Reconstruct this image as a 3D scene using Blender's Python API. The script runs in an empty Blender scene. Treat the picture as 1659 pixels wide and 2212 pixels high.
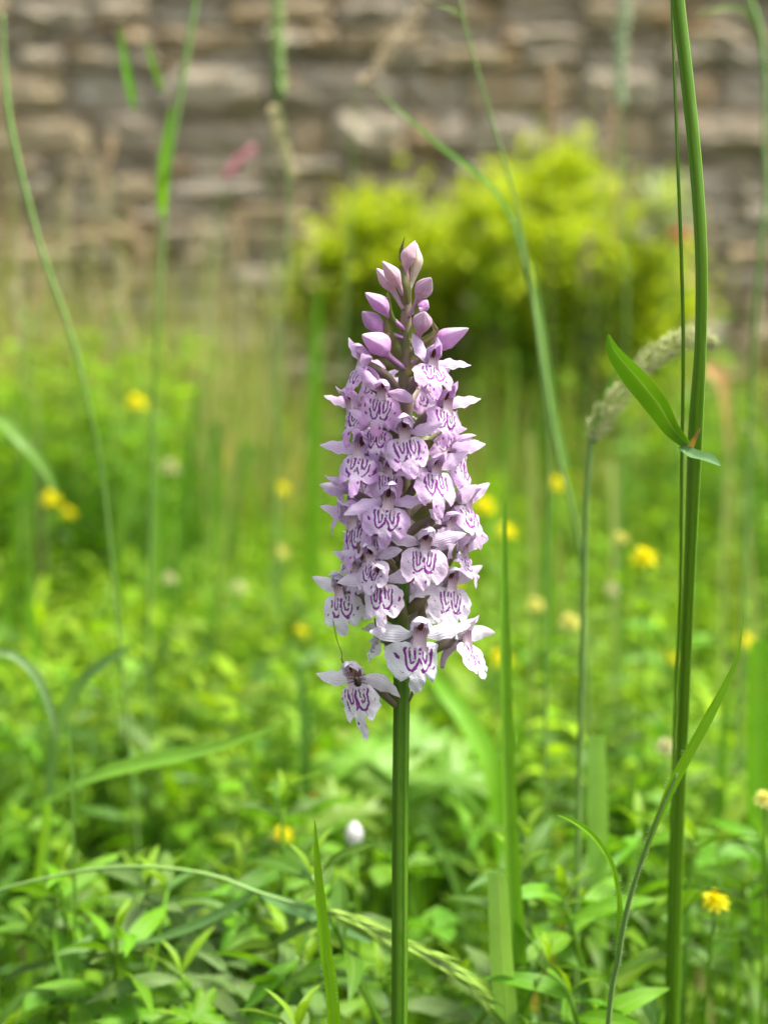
import bpy, math, random
import numpy as np
from mathutils import Vector, Matrix, noise as mnoise

R = math.radians
rng = random.Random(7)
nrng = np.random.default_rng(11)
scene = bpy.context.scene
C = scene.collection

# ------------------------------------------------------------------ camera
PITCH = R(4.0)
CAM = Vector((0, 0, 0.30))
cam_data = bpy.data.cameras.new('camera')
cam = bpy.data.objects.new('camera', cam_data)
C.objects.link(cam)
cam.location = CAM
cam.rotation_euler = (R(90) - PITCH, 0, 0)
cam_data.sensor_fit = 'VERTICAL'
cam_data.sensor_height = 36
cam_data.sensor_width = 36
cam_data.lens = 52
cam_data.clip_start = 0.01
cam_data.clip_end = 500
cam_data.dof.use_dof = True
cam_data.dof.focus_distance = 0.296
cam_data.dof.aperture_fstop = 10.8
scene.camera = cam

# ------------------------------------------------------------------ light
SUN_EL, SUN_AZ = R(64), R(96)          # azimuth measured from +Y clockwise
world = bpy.data.worlds.new('World')
scene.world = world
world.use_nodes = True
wn = world.node_tree.nodes
sky = wn.new('ShaderNodeTexSky')
sky.sky_type = 'NISHITA'
sky.sun_disc = False
sky.sun_elevation = SUN_EL
sky.sun_rotation = SUN_AZ
sky.air_density = 1.0
sky.dust_density = 4.0
sky.ozone_density = 0.6
veil = wn.new('ShaderNodeHueSaturation')      # thin high cloud: the blue is mostly washed out
veil.inputs['Saturation'].default_value = 0.35
world.node_tree.links.new(sky.outputs[0], veil.inputs['Color'])
world.node_tree.links.new(veil.outputs[0], wn['Background'].inputs[0])
wn['Background'].inputs[1].default_value = 0.13
sun_d = bpy.data.lights.new('sun', 'SUN')
sun_d.energy = 3.5
sun_d.angle = R(15)
sun_d.color = (1.0, 0.95, 0.87)
sun = bpy.data.objects.new('sun', sun_d)
C.objects.link(sun)
sd = Vector((math.sin(SUN_AZ) * math.cos(SUN_EL), math.cos(SUN_AZ) * math.cos(SUN_EL), math.sin(SUN_EL)))
sun.rotation_euler = sd.to_track_quat('Z', 'Y').to_euler()
sun.location = (0, 0, 4)

vs = scene.view_settings
vs.view_transform = 'Standard'
vs.look = 'None'
vs.gamma = 1
vs.exposure = 1.40
scene.cycles.use_denoising = True
scene.cycles.max_bounces = 6
scene.cycles.diffuse_bounces = 3
scene.cycles.glossy_bounces = 2
scene.cycles.transmission_bounces = 4
scene.cycles.sample_clamp_indirect = 6
scene.render.film_transparent = False

# ------------------------------------------------------------------ helpers
FPX = 2212 * 52 / 36.0
def at(px, py, y):
    """world point on the plane Y = y that lies under picture position (px, py) of a 1659 x 2212 print"""
    u, v = (px - 829.5) / FPX, (1106 - py) / FPX
    cp, sp = math.cos(PITCH), math.sin(PITCH)
    d = y / (cp + v * sp)
    return Vector((u * d, y, CAM.z - sp * d + v * cp * d))

def tag(o, label=None, cat=None, group=None, kind=None):
    if label: o['label'] = label
    if cat: o['category'] = cat
    if group: o['group'] = group
    if kind or cat: o['kind'] = kind or 'thing'
    return o

def empty(name, loc=(0, 0, 0)):
    o = bpy.data.objects.new(name, None)
    o.empty_display_size = 0.01
    C.objects.link(o)
    o.location = loc
    return o

class MB:
    def __init__(s):
        s.v, s.f, s.uv, s.mi = [], [], [], []
    def add(s, verts, faces, uvs=None, mi=0):
        b = len(s.v)
        s.v += [tuple(p) for p in verts]
        s.uv += uvs if uvs else [(0, 0)] * len(verts)
        s.f += [tuple(b + i for i in f) for f in faces]
        s.mi += [mi] * len(faces)
        return s
    def mesh(s, name, mats):
        me = bpy.data.meshes.new(name)
        me.from_pydata(s.v, [], s.f)
        for m in (mats if isinstance(mats, (list, tuple)) else [mats]):
            me.materials.append(m)
        me.polygons.foreach_set('use_smooth', [True] * len(s.f))
        me.polygons.foreach_set('material_index', s.mi)
        uvl = me.uv_layers.new(name='UVMap')
        li = np.empty(len(me.loops), dtype=np.int32)
        me.loops.foreach_get('vertex_index', li)
        uvl.data.foreach_set('uv', np.array(s.uv, dtype=np.float32)[li].ravel())
        me.update()
        return me
    def build(s, name, mats, parent=None, color=None):
        return link(name, s.mesh(name, mats), parent, color)

def link(name, me, parent=None, color=None):
    o = bpy.data.objects.new(name, me)
    C.objects.link(o)
    if parent is not None: o.parent = parent
    if color is not None: o.color = (*color, 1)
    return o

def copy_tree(o, parent=None):
    c = o.copy()
    C.objects.link(c)
    c.parent = parent
    for ch in list(o.children):
        copy_tree(ch, c)
    return c

def cr(pts, n, *vals):
    """Catmull-Rom through pts (and along it any lists of floats), n samples"""
    P = [Vector(p) for p in pts]
    m = len(P)
    out, vo = [], [[] for _ in vals]
    for k in range(n):
        t = k / (n - 1) * (m - 1)
        i = min(int(t), m - 2)
        u = t - i
        p0, p1, p2, p3 = P[max(i - 1, 0)], P[i], P[i + 1], P[min(i + 2, m - 1)]
        out.append(0.5 * ((2 * p1) + (p2 - p0) * u + (2 * p0 - 5 * p1 + 4 * p2 - p3) * u * u + (3 * p1 - p0 - 3 * p2 + p3) * u ** 3))
        for j, V in enumerate(vals):
            vo[j].append(V[i] * (1 - u) + V[i + 1] * u)
    return (out, *vo) if vals else out

def tangents(P):
    T = []
    for i in range(len(P)):
        a, b = P[max(i - 1, 0)], P[min(i + 1, len(P) - 1)]
        t = b - a
        T.append(t.normalized() if t.length > 1e-9 else Vector((0, 0, 1)))
    return T

def tube(mb, pts, radii, n=8, mi=0, ridges=0, ridge=0.0, cap=True):
    P = [Vector(p) for p in pts]
    T = tangents(P)
    ref = Vector((0.31, -0.9, 0.1))
    verts, uvs, faces = [], [], []
    for i, p in enumerate(P):
        s = T[i].cross(ref)
        if s.length < 1e-4: s = T[i].cross(Vector((1, 0, 0)))
        s.normalize()
        q = T[i].cross(s)
        for k in range(n):
            a = 2 * math.pi * k / n
            r = radii[i] * (1 + (ridge * math.cos(ridges * a) if ridges else 0))
            verts.append(p + s * math.cos(a) * r + q * math.sin(a) * r)
            uvs.append((k / n, i / (len(P) - 1)))
    for i in range(len(P) - 1):
        for k in range(n):
            k2 = (k + 1) % n
            faces.append((i * n + k, i * n + k2, (i + 1) * n + k2, (i + 1) * n + k))
    if cap:
        verts += [P[0], P[-1]]
        uvs += [(0, 0), (0, 1)]
        a, b, L = len(verts) - 2, len(verts) - 1, (len(P) - 1) * n
        for k in range(n):
            faces.append((a, (k + 1) % n, k))
            faces.append((b, L + k, L + (k + 1) % n))
    mb.add(verts, faces, uvs, mi)
    return mb

def ribbon(mb, pts, widths, face, fold=0.2, cols=4, mi=0, wav=0.0, seed=0):
    """leaf or petal strip: half widths, face = rough normal (or one per point)"""
    P = [Vector(p) for p in pts]
    T = tangents(P)
    verts, uvs, faces = [], [], []
    n = len(P)
    for i, p in enumerate(P):
        fc = Vector(face[i]) if isinstance(face, list) else Vector(face)
        s = T[i].cross(fc)
        if s.length < 1e-4: s = T[i].cross(fc + Vector((0.1, 0.2, 0.3)))
        s.normalize()
        q = s.cross(T[i])
        w = widths[i]
        for k in range(cols + 1):
            c = 2 * k / cols - 1
            off = fold * w * abs(c) ** 1.4
            if wav: off += wav * w * abs(c) * math.sin(i * 1.7 + seed + (2.0 if c > 0 else 0))
            verts.append(p + s * w * c + q * off)
            uvs.append((k / cols, i / (n - 1)))
    m = cols + 1
    for i in range(n - 1):
        for k in range(cols):
            faces.append((i * m + k, i * m + k + 1, (i + 1) * m + k + 1, (i + 1) * m + k))
    mb.add(verts, faces, uvs, mi)
    return mb

# ------------------------------------------------------------------ materials
class N:
    """small node helper"""
    def __init__(s, name):
        s.m = bpy.data.materials.new(name)
        s.m.use_nodes = True
        s.t = s.m.node_tree
        s.t.nodes.clear()
        s.out = s.t.nodes.new('ShaderNodeOutputMaterial')
    def n(s, kind, **kw):
        nd = s.t.nodes.new(kind)
        for k, v in kw.items(): setattr(nd, k, v)
        return nd
    def set(s, sock, v):
        if isinstance(v, bpy.types.NodeSocket): s.t.links.new(v, sock)
        elif isinstance(v, (tuple, list)) and len(v) == 3 and sock.type == 'RGBA': sock.default_value = (*v, 1)
        else: sock.default_value = v
    def math(s, op, a, b=0.0, clamp=False):
        nd = s.n('ShaderNodeMath', operation=op, use_clamp=clamp)
        s.set(nd.inputs[0], a); s.set(nd.inputs[1], b)
        return nd.outputs[0]
    def mix(s, fac, a, b, blend='MIX'):
        nd = s.n('ShaderNodeMix', data_type='RGBA', blend_type=blend)
        s.set(nd.inputs[0], fac); s.set(nd.inputs[6], a); s.set(nd.inputs[7], b)
        return nd.outputs[2]
    def noise(s, vec, scale, detail=3, rough=0.5, dist=0.0):
        nd = s.n('ShaderNodeTexNoise')
        if vec is not None: s.set(nd.inputs['Vector'], vec)
        nd.inputs['Scale'].default_value = scale
        nd.inputs['Detail'].default_value = detail
        nd.inputs['Roughness'].default_value = rough
        nd.inputs['Distortion'].default_value = dist
        return nd.outputs[0]
    def ramp(s, fac, stops):
        nd = s.n('ShaderNodeValToRGB')
        s.set(nd.inputs[0], fac)
        e = nd.color_ramp.elements
        while len(e) < len(stops): e.new(0.5)
        for el, (p, c) in zip(e, stops):
            el.position = p
            el.color = (*c, 1) if len(c) == 3 else c
        return nd.outputs[0]
    def smooth(s, v, lo, hi):
        nd = s.n('ShaderNodeMapRange', interpolation_type='SMOOTHSTEP')
        s.set(nd.inputs[0], v)
        nd.inputs[1].default_value = lo; nd.inputs[2].default_value = hi
        return nd.outputs[0]
    def finish(s, color, rough=0.5, spec=0.4, trans=0.0, tcol=None, bump=None, bstr=0.2, bdist=0.001, sheen=0.0):
        p = s.n('ShaderNodeBsdfPrincipled')
        s.set(p.inputs['Base Color'], color)
        s.set(p.inputs['Roughness'], rough)
        p.inputs['Specular IOR Level'].default_value = spec
        if sheen: p.inputs['Sheen Weight'].default_value = sheen
        nrm = None
        if bump is not None:
            b = s.n('ShaderNodeBump')
            b.inputs['Strength'].default_value = bstr
            b.inputs['Distance'].default_value = bdist
            s.set(b.inputs['Height'], bump)
            nrm = b.outputs[0]
            s.set(p.inputs['Normal'], nrm)
        sh = p.outputs[0]
        if trans > 0:
            tr = s.n('ShaderNodeBsdfTranslucent')
            s.set(tr.inputs[0], tcol if tcol is not None else color)
            if nrm is not None: s.set(tr.inputs['Normal'], nrm)
            mx = s.n('ShaderNodeMixShader')
            mx.inputs[0].default_value = trans
            s.t.links.new(sh, mx.inputs[1]); s.t.links.new(tr.outputs[0], mx.inputs[2])
            sh = mx.outputs[0]
        s.t.links.new(sh, s.out.inputs[0])
        return s.m

def leaf_material(name, source, trans=0.40, rough=0.40, veins=14.0, spec=0.28, gain=(1.25, 1.2, 0.5)):
    k = N(name)
    uv = k.n('ShaderNodeTexCoord').outputs['UV']
    if source == 'object':
        col = k.n('ShaderNodeObjectInfo').outputs['Color']
    else:
        col = k.n('ShaderNodeVertexColor', layer_name='tint').outputs[0]
    sep = k.n('ShaderNodeSeparateXYZ'); k.set(sep.inputs[0], uv)
    across = k.math('ABSOLUTE', k.math('SUBTRACT', sep.outputs[0], 0.5))
    midrib = k.smooth(across, 0.09, 0.0)
    pos = k.n('ShaderNodeNewGeometry').outputs['Position']
    mott = k.noise(pos, 160, 3, 0.6)
    mott2 = k.noise(pos, 45, 2, 0.5)
    c = k.mix(k.math('MULTIPLY', k.smooth(mott, 0.38, 0.72), 0.30), col, (0.55, 0.6, 0.4), 'MULTIPLY')
    c = k.mix(k.math('MULTIPLY', k.smooth(mott2, 0.45, 0.75), 0.18), c, (0.20, 0.28, 0.012))
    vein = k.math('SINE', k.math('MULTIPLY', sep.outputs[0], veins * 6.283))
    c = k.mix(k.math('MULTIPLY', k.math('ADD', vein, 1.0), 0.05), c, (0.28, 0.42, 0.05))
    c = k.mix(k.math('MULTIPLY', midrib, 0.30), c, (0.30, 0.42, 0.14))
    tc = k.mix(1.0, c, gain, 'MULTIPLY')
    h = k.math('ADD', k.math('MULTIPLY', vein, 0.3), k.math('MULTIPLY', midrib, -1.2))
    return k.finish(c, rough, spec, trans, tc, bump=h, bstr=0.35, bdist=0.0004)

M = {}
M['leaf'] = leaf_material('leaf', 'object')
M['blade'] = leaf_material('grass_blade', 'object', trans=0.42, veins=7.0)
M['mass'] = leaf_material('foliage_mass', 'tint', trans=0.42, veins=4.0, rough=0.55, spec=0.12, gain=(1.3, 1.25, 0.3))

def petal_material():
    k = N('petal')
    tc = k.n('ShaderNodeTexCoord')
    oi = k.n('ShaderNodeObjectInfo')
    sep = k.n('ShaderNodeSeparateXYZ'); k.set(sep.inputs[0], tc.outputs['UV'])
    pos = k.n('ShaderNodeNewGeometry').outputs['Position']
    n1 = k.noise(pos, 420, 3, 0.6)
    c = k.mix(k.math('MULTIPLY', k.smooth(n1, 0.35, 0.7), 0.35), oi.outputs['Color'], (0.72, 0.62, 0.77))
    vein = k.math('SINE', k.math('ADD', k.math('MULTIPLY', sep.outputs[0], 44.0), k.math('MULTIPLY', n1, 5.0)))
    c = k.mix(k.math('MULTIPLY', k.smooth(vein, 0.2, 1.0), 0.09), c, (0.45, 0.16, 0.52))
    edge = k.smooth(k.math('ABSOLUTE', k.math('SUBTRACT', sep.outputs[0], 0.5)), 0.30, 0.5)
    c = k.mix(k.math('MULTIPLY', edge, 0.28), c, (0.80, 0.72, 0.84))
    tip = k.smooth(sep.outputs[1], 0.55, 1.0)
    c = k.mix(k.math('MULTIPLY', tip, 0.35), c, (0.80, 0.73, 0.84))
    return k.finish(c, 0.5, 0.3, 0.36, c, bump=k.math('ADD', k.math('MULTIPLY', vein, 0.4), k.math('MULTIPLY', n1, 3.0)), bstr=0.3, bdist=0.0003, sheen=0.1)
M['petal'] = petal_material()

def lip_material():
    k = N('orchid_lip')
    tc = k.n('ShaderNodeTexCoord')
    oi = k.n('ShaderNodeObjectInfo')
    rnd = oi.outputs['Random']
    # uv holds millimetres on the lip
    off = k.n('ShaderNodeCombineXYZ'); k.set(off.inputs[2], k.math('MULTIPLY', rnd, 40.0))
    va = k.n('ShaderNodeVectorMath', operation='ADD'); k.set(va.inputs[0], tc.outputs['UV']); k.set(va.inputs[1], off.outputs[0])
    wob = k.n('ShaderNodeTexNoise'); k.set(wob.inputs['Vector'], va.outputs[0]); wob.inputs['Scale'].default_value = 0.55; wob.inputs['Detail'].default_value = 2
    sw = k.n('ShaderNodeSeparateXYZ'); k.set(sw.inputs[0], wob.outputs['Color'])
    s0 = k.n('ShaderNodeSeparateXYZ'); k.set(s0.inputs[0], tc.outputs['UV'])
    x0, z0 = s0.outputs[0], s0.outputs[1]
    x = k.math('ABSOLUTE', k.math('ADD', x0, k.math('MULTIPLY', k.math('SUBTRACT', sw.outputs[0], 0.5), 1.2)))
    z = k.math('ADD', z0, k.math('MULTIPLY', k.math('SUBTRACT', sw.outputs[1], 0.5), 1.6))
    gaps = k.noise(va.outputs[0], 0.95, 1, 0.4)
    def ring(cx, cz, a, b, w, gap, top):
        dx = k.math('SUBTRACT', x, cx); dz = k.math('SUBTRACT', z, cz)
        ex = k.math('DIVIDE', dx, a); ez = k.math('DIVIDE', dz, b)
        kk = k.math('SQRT', k.math('ADD', k.math('MULTIPLY', ex, ex), k.math('MULTIPLY', ez, ez)))
        gx = k.math('DIVIDE', ex, a); gz = k.math('DIVIDE', ez, b)
        g = k.math('SQRT', k.math('ADD', k.math('MULTIPLY', gx, gx), k.math('ADD', k.math('MULTIPLY', gz, gz), 1e-4)))
        d = k.math('DIVIDE', k.math('MULTIPLY', kk, k.math('ABSOLUTE', k.math('SUBTRACT', kk, 1.0))), g)
        v = k.smooth(d, w + 0.10, w - 0.08)
        v = k.math('MULTIPLY', v, k.smooth(gaps, gap - 0.03, gap + 0.03))
        return k.math('MULTIPLY', v, k.smooth(z, top + 0.15, top - 0.15))
    marks = ring(1.32, -1.2, 1.28, 3.2, 0.23, 0.38, -0.35)
    marks = k.math('MAXIMUM', marks, ring(1.28, -0.9, 0.46, 2.0, 0.19, 0.34, -0.2))
    marks = k.math('MAXIMUM', marks, ring(1.80, -1.6, 2.2, 3.1, 0.22, 0.60, -1.8))
    def dot(cx, cz, r):
        dx = k.math('SUBTRACT', x0, cx); dz = k.math('SUBTRACT', z, cz)
        d = k.math('SQRT', k.math('ADD', k.math('MULTIPLY', dx, dx), k.math('MULTIPLY', k.math('MULTIPLY', dz, dz), 0.5)))
        return k.smooth(d, r + 0.12, r - 0.1)
    marks = k.math('MAXIMUM', marks, k.math('MULTIPLY', dot(0.75, -6.2, 0.26), k.smooth(rnd, 0.5, 0.49)))
    marks = k.math('MAXIMUM', marks, k.math('MULTIPLY', dot(-0.65, -6.9, 0.22), k.smooth(rnd, 0.7, 0.71)))
    # base: pale centre, lilac towards the margins
    r = k.math('SQRT', k.math('ADD', k.math('MULTIPLY', x0, x0), k.math('MULTIPLY', k.math('ADD', z0, 2.2), k.math('ADD', z0, 2.2))))
    n1 = k.noise(va.outputs[0], 0.5, 3, 0.6)
    pale = k.smooth(k.math('ADD', r, k.math('MULTIPLY', k.math('SUBTRACT', n1, 0.5), 3.0)), 5.0, 1.6)
    c = k.mix(k.math('MULTIPLY', pale, 0.8), oi.outputs['Color'], (0.84, 0.78, 0.86))
    c = k.mix(k.math('MULTIPLY', marks, 0.97), c, (0.23, 0.008, 0.27))
    fine = k.noise(va.outputs[0], 2.6, 2, 0.5)
    return k.finish(c, 0.55, 0.3, 0.34, c, bump=k.math('ADD', fine, n1), bstr=0.35, bdist=0.0004, sheen=0.1)
M['lip'] = lip_material()

def column_material():
    k = N('orchid_column')
    tc = k.n('ShaderNodeTexCoord')
    sep = k.n('ShaderNodeSeparateXYZ'); k.set(sep.inputs[0], tc.outputs['UV'])
    pos = k.n('ShaderNodeNewGeometry').outputs['Position']
    n1 = k.noise(pos, 500, 2)
    st = k.math('SINE', k.math('ADD', k.math('MULTIPLY', sep.outputs[0], 62.0), k.math('MULTIPLY', n1, 4.0)))
    m = k.math('MULTIPLY', k.smooth(st, 0.0, 0.5), k.smooth(sep.outputs[1], 0.45, 0.9))
    c = k.mix(m, (0.74, 0.58, 0.64), (0.20, 0.02, 0.04))
    return k.finish(c, 0.5, 0.3)
M['column'] = column_material()

def simple(name, a, b, scale, rough=0.6, spec=0.3, trans=0.0, bstr=0.3, bdist=0.001):
    k = N(name)
    pos = k.n('ShaderNodeNewGeometry').outputs['Position']
    n1 = k.noise(pos, scale, 4, 0.6)
    c = k.mix(k.smooth(n1, 0.3, 0.7), a, b)
    return k.finish(c, rough, spec, trans, c, bump=n1, bstr=bstr, bdist=bdist)
M['ovary'] = simple('orchid_ovary', (0.17, 0.20, 0.06), (0.28, 0.20, 0.20), 260, 0.5, 0.3, 0.2)
M['anther'] = simple('orchid_anther', (0.05, 0.008, 0.008), (0.14, 0.03, 0.03), 900, 0.45, 0.4)
M['bract'] = simple('orchid_bract', (0.12, 0.17, 0.03), (0.22, 0.16, 0.09), 180, 0.5, 0.3, 0.3)
M['soil'] = simple('soil', (0.010, 0.011, 0.004), (0.03, 0.032, 0.01), 25, 0.95, 0.1, 0, 0.6, 0.01)
M['insect'] = simple('insect_body', (0.012, 0.010, 0.010), (0.05, 0.03, 0.025), 900, 0.35, 0.5)
M['insect_wing'] = simple('insect_wing', (0.10, 0.06, 0.05), (0.18, 0.10, 0.07), 700, 0.3, 0.5, 0.5)
M['hair'] = simple('plant_hair', (0.55, 0.62, 0.45), (0.65, 0.7, 0.55), 300, 0.4, 0.4, 0.4)
M['bark'] = simple('bark', (0.06, 0.045, 0.03), (0.12, 0.09, 0.06), 60, 0.9, 0.2)

def tinted(name, rough=0.55, trans=0.3, scale=300, var=0.35):
    k = N(name)
    pos = k.n('ShaderNodeNewGeometry').outputs['Position']
    oi = k.n('ShaderNodeObjectInfo')
    n1 = k.noise(pos, scale, 3, 0.6)
    c = k.mix(k.math('MULTIPLY', k.smooth(n1, 0.35, 0.7), var), oi.outputs['Color'], (0.75, 0.7, 0.5), 'MULTIPLY')
    return k.finish(c, rough, 0.3, trans, c, bump=n1, bstr=0.2, bdist=0.0003)
M['tinted'] = tinted('seed_husk')
M['yellow'] = tinted('yellow_petal', 0.5, 0.3, 260, 0.25)

def stem_material(name, dark, light, ribs):
    k = N(name)
    tc = k.n('ShaderNodeTexCoord')
    sep = k.n('ShaderNodeSeparateXYZ'); k.set(sep.inputs[0], tc.outputs['UV'])
    pos = k.n('ShaderNodeNewGeometry').outputs['Position']
    n1 = k.noise(pos, 180, 3)
    s = k.math('SINE', k.math('ADD', k.math('MULTIPLY', sep.outputs[0], ribs * 6.283), k.math('MULTIPLY', n1, 1.5)))
    c = k.mix(k.smooth(s, -0.4, 0.9), dark, light)
    c = k.mix(k.math('MULTIPLY', k.smooth(n1, 0.45, 0.7), 0.12), c, (0.17, 0.30, 0.05))
    return k.finish(c, 0.42, 0.4, 0.12, c, bump=s, bstr=0.4, bdist=0.0003)
M['stem'] = stem_material('orchid_stem', (0.06, 0.165, 0.004), (0.10, 0.24, 0.01), 6)
M['stalk'] = stem_material('stalk', (0.095, 0.23, 0.005), (0.16, 0.34, 0.014), 5)
M['pale_stalk'] = stem_material('pale_stalk', (0.14, 0.28, 0.04), (0.25, 0.42, 0.11), 3)
M['rachis'] = simple('orchid_rachis', (0.10, 0.14, 0.025), (0.22, 0.14, 0.12), 150, 0.5, 0.3)

def stone_material():
    k = N('wall_stone')
    pos = k.n('ShaderNodeNewGeometry').outputs['Position']
    oi = k.n('ShaderNodeObjectInfo')
    mp = k.n('ShaderNodeVectorMath', operation='MULTIPLY'); k.set(mp.inputs[0], pos); mp.inputs[1].default_value = (1, 1, 3.2)
    n1 = k.noise(mp.outputs[0], 9, 5, 0.65)
    n2 = k.noise(pos, 38, 4, 0.6)
    n3 = k.noise(pos, 6.5, 2, 0.5)
    c = k.mix(k.smooth(n1, 0.32, 0.68), k.mix(1.0, oi.outputs['Color'], (0.78, 0.76, 0.73), 'MULTIPLY'), oi.outputs['Color'])
    c = k.mix(k.math('MULTIPLY', k.smooth(n2, 0.5, 0.68), 0.5), c, (0.40, 0.36, 0.30))
    c = k.mix(k.math('MULTIPLY', k.smooth(n3, 0.57, 0.66), 0.55), c, (0.36, 0.22, 0.09))
    c = k.mix(k.math('MULTIPLY', k.smooth(n2, 0.44, 0.32), 0.35), c, (0.11, 0.09, 0.065))
    vor = k.n('ShaderNodeTexVoronoi'); k.set(vor.inputs['Vector'], pos); vor.inputs['Scale'].default_value = 8.5
    lich = k.math('MULTIPLY', k.smooth(k.math('ADD', vor.outputs['Distance'], k.math('MULTIPLY', n2, 0.12)), 0.24, 0.16), k.smooth(n1, 0.52, 0.60))
    c = k.mix(k.math('MULTIPLY', lich, 0.8), c, (0.72, 0.72, 0.68))
    return k.finish(c, 0.9, 0.15, bump=k.math('ADD', n1, n2), bstr=0.8, bdist=0.012)
M['stone'] = stone_material()
M['core'] = simple('wall_core', (0.24, 0.20, 0.145), (0.36, 0.31, 0.23), 20, 0.95, 0.1, 0, 0.6, 0.01)

# ------------------------------------------------------------------ ground
mb = MB()
G = 48
for i in range(G + 1):
    for j in range(G + 1):
        fx, fy = (i / G * 2 - 1), (j / G * 2 - 1)
        x = 120 * math.copysign(abs(fx) ** 3.2, fx)
        y = 1.6 + 120 * math.copysign(abs(fy) ** 3.2, fy)
        near = max(0.0, 1 - (abs(x) + abs(y - 1.6)) / 9)
        z = -0.006 + 0.005 * near * mnoise.noise(Vector((x * 4, y * 4, 0.3)))
        mb.v.append((x, y, z)); mb.uv.append((x, y))
for i in range(G):
    for j in range(G):
        a = i * (G + 1) + j
        mb.f.append((a, a + G + 1, a + G + 2, a + 1)); mb.mi.append(0)
tag(mb.build('ground', M['soil']), 'dark earth under the meadow plants', 'ground', kind='structure')

# ------------------------------------------------------------------ stone wall
WY, WTOP, WX = 3.45, 1.42, 3.4
wall = empty('stone_wall', (0, WY, 0))
tag(wall, 'weathered brown dry-stone wall of uneven courses behind the meadow', 'wall')

def box(mb, lo, hi):
    x0, y0, z0 = lo; x1, y1, z1 = hi
    v = [(x0, y0, z0), (x1, y0, z0), (x1, y1, z0), (x0, y1, z0), (x0, y0, z1), (x1, y0, z1), (x1, y1, z1), (x0, y1, z1)]
    return mb.add(v, [(0, 3, 2, 1), (4, 5, 6, 7), (0, 1, 5, 4), (1, 2, 6, 5), (2, 3, 7, 6), (3, 0, 4, 7)])
core = box(MB(), (-WX, -0.040, -0.1), (WX, 0.42, WTOP)).build('wall_core', M['core'], wall)
for p in core.data.polygons: p.use_smooth = False

def stone_mesh(seed):
    """unit stone, front towards -Y, rounded arrises and a lumpy face"""
    r = random.Random(seed)
    nx, nz = 5, 3
    verts, faces, idx = [], [], {}
    def front(i, k):
        fx, fz = i / nx * 2 - 1, k / nz * 2 - 1
        ex = 1 - 0.05 * abs(fz) ** 3 - 0.06 * r.random(); ez = 1 - 0.06 * abs(fx) ** 3 - 0.12 * r.random()
        edge = max(abs(fx), abs(fz))
        y = -0.5 + (0.07 if edge > 0.99 else 0.0) + 0.12 * (r.random() - 0.5)
        return (0.5 * fx * ex, y, 0.5 * fz * ez)
    for k in range(nz + 1):
        for i in range(nx + 1):
            idx[i, k] = len(verts); verts.append(front(i, k))
    for k in range(nz):
        for i in range(nx):
            faces.append((idx[i, k], idx[i + 1, k], idx[i + 1, k + 1], idx[i, k + 1]))
    ring = [(i, 0) for i in range(nx)] + [(nx, k) for k in range(nz)] + [(i, nz) for i in range(nx, 0, -1)] + [(0, k) for k in range(nz, 0, -1)]
    b = len(verts)
    for q in ring:
        v = verts[idx[q]]; verts.append((v[0], 0.5, v[2]))
    for a in range(len(ring)):
        a2 = (a + 1) % len(ring)
        faces.append((idx[ring[a]], b + a, b + a2, idx[ring[a2]]))
    me = MB().add(verts, faces).mesh('stone', M['stone'])
    for p in me.polygons: p.use_smooth = False
    return me
stone_meshes = [stone_mesh(s) for s in range(10)]
palette = [(0.42, 0.355, 0.25), (0.39, 0.33, 0.24), (0.43, 0.37, 0.27), (0.36, 0.30, 0.215), (0.44, 0.355, 0.22),
           (0.41, 0.36, 0.28), (0.34, 0.29, 0.22), (0.45, 0.39, 0.285), (0.42, 0.325, 0.20)]
stones = []
z = 0.0
course_h = []
sr = random.Random(21)
while z < WTOP - 0.03:
    h = sr.choice([0.05, 0.06, 0.07, 0.085, 0.095, 0.105, 0.042])
    if 0.86 < z < 0.98: h = sr.choice([0.045, 0.1])
    if z > 1.0: h = sr.choice([0.035, 0.04, 0.05, 0.06])
    h = min(h, WTOP - z)
    x = -WX + sr.uniform(-0.05, 0.05)
    while x < WX:
        w = sr.uniform(0.9, 2.9) * (0.055 + h * 0.55)
        stones.append((x + w / 2, z + h / 2, w, h))
        x += w
    z += h
def seen_key(s):
    return max(abs(s[0]) / 0.95, abs(s[1] - 0.72) / 0.75)
stones.sort(key=seen_key)
for n_, (x, zz, w, h) in enumerate(stones[:300]):
    o = link('stone', sr.choice(stone_meshes), wall, sr.choice(palette))
    o.location = (x, 0.014 + sr.uniform(-0.022, 0.016), zz + sr.uniform(-0.003, 0.003))
    o.scale = (w * 0.975 * sr.choice((1, -1)), 0.16, h * sr.uniform(0.92, 1.0))
    o.rotation_euler = (0, R(sr.uniform(-1.6, 1.6)), 0)
rest = MB()
for (x, zz, w, h) in stones[300:]:
    me = sr.choice(stone_meshes)
    rest.add([(x + v.co.x * w * 0.955, 0.01 + v.co.y * 0.16 + 0.0, zz + v.co.z * h * 0.92) for v in me.vertices], [tuple(p.vertices) for p in me.polygons])
tag(rest.build('outer_stones', M['stone'], wall, (0.40, 0.34, 0.245)), kind='stuff')

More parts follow.
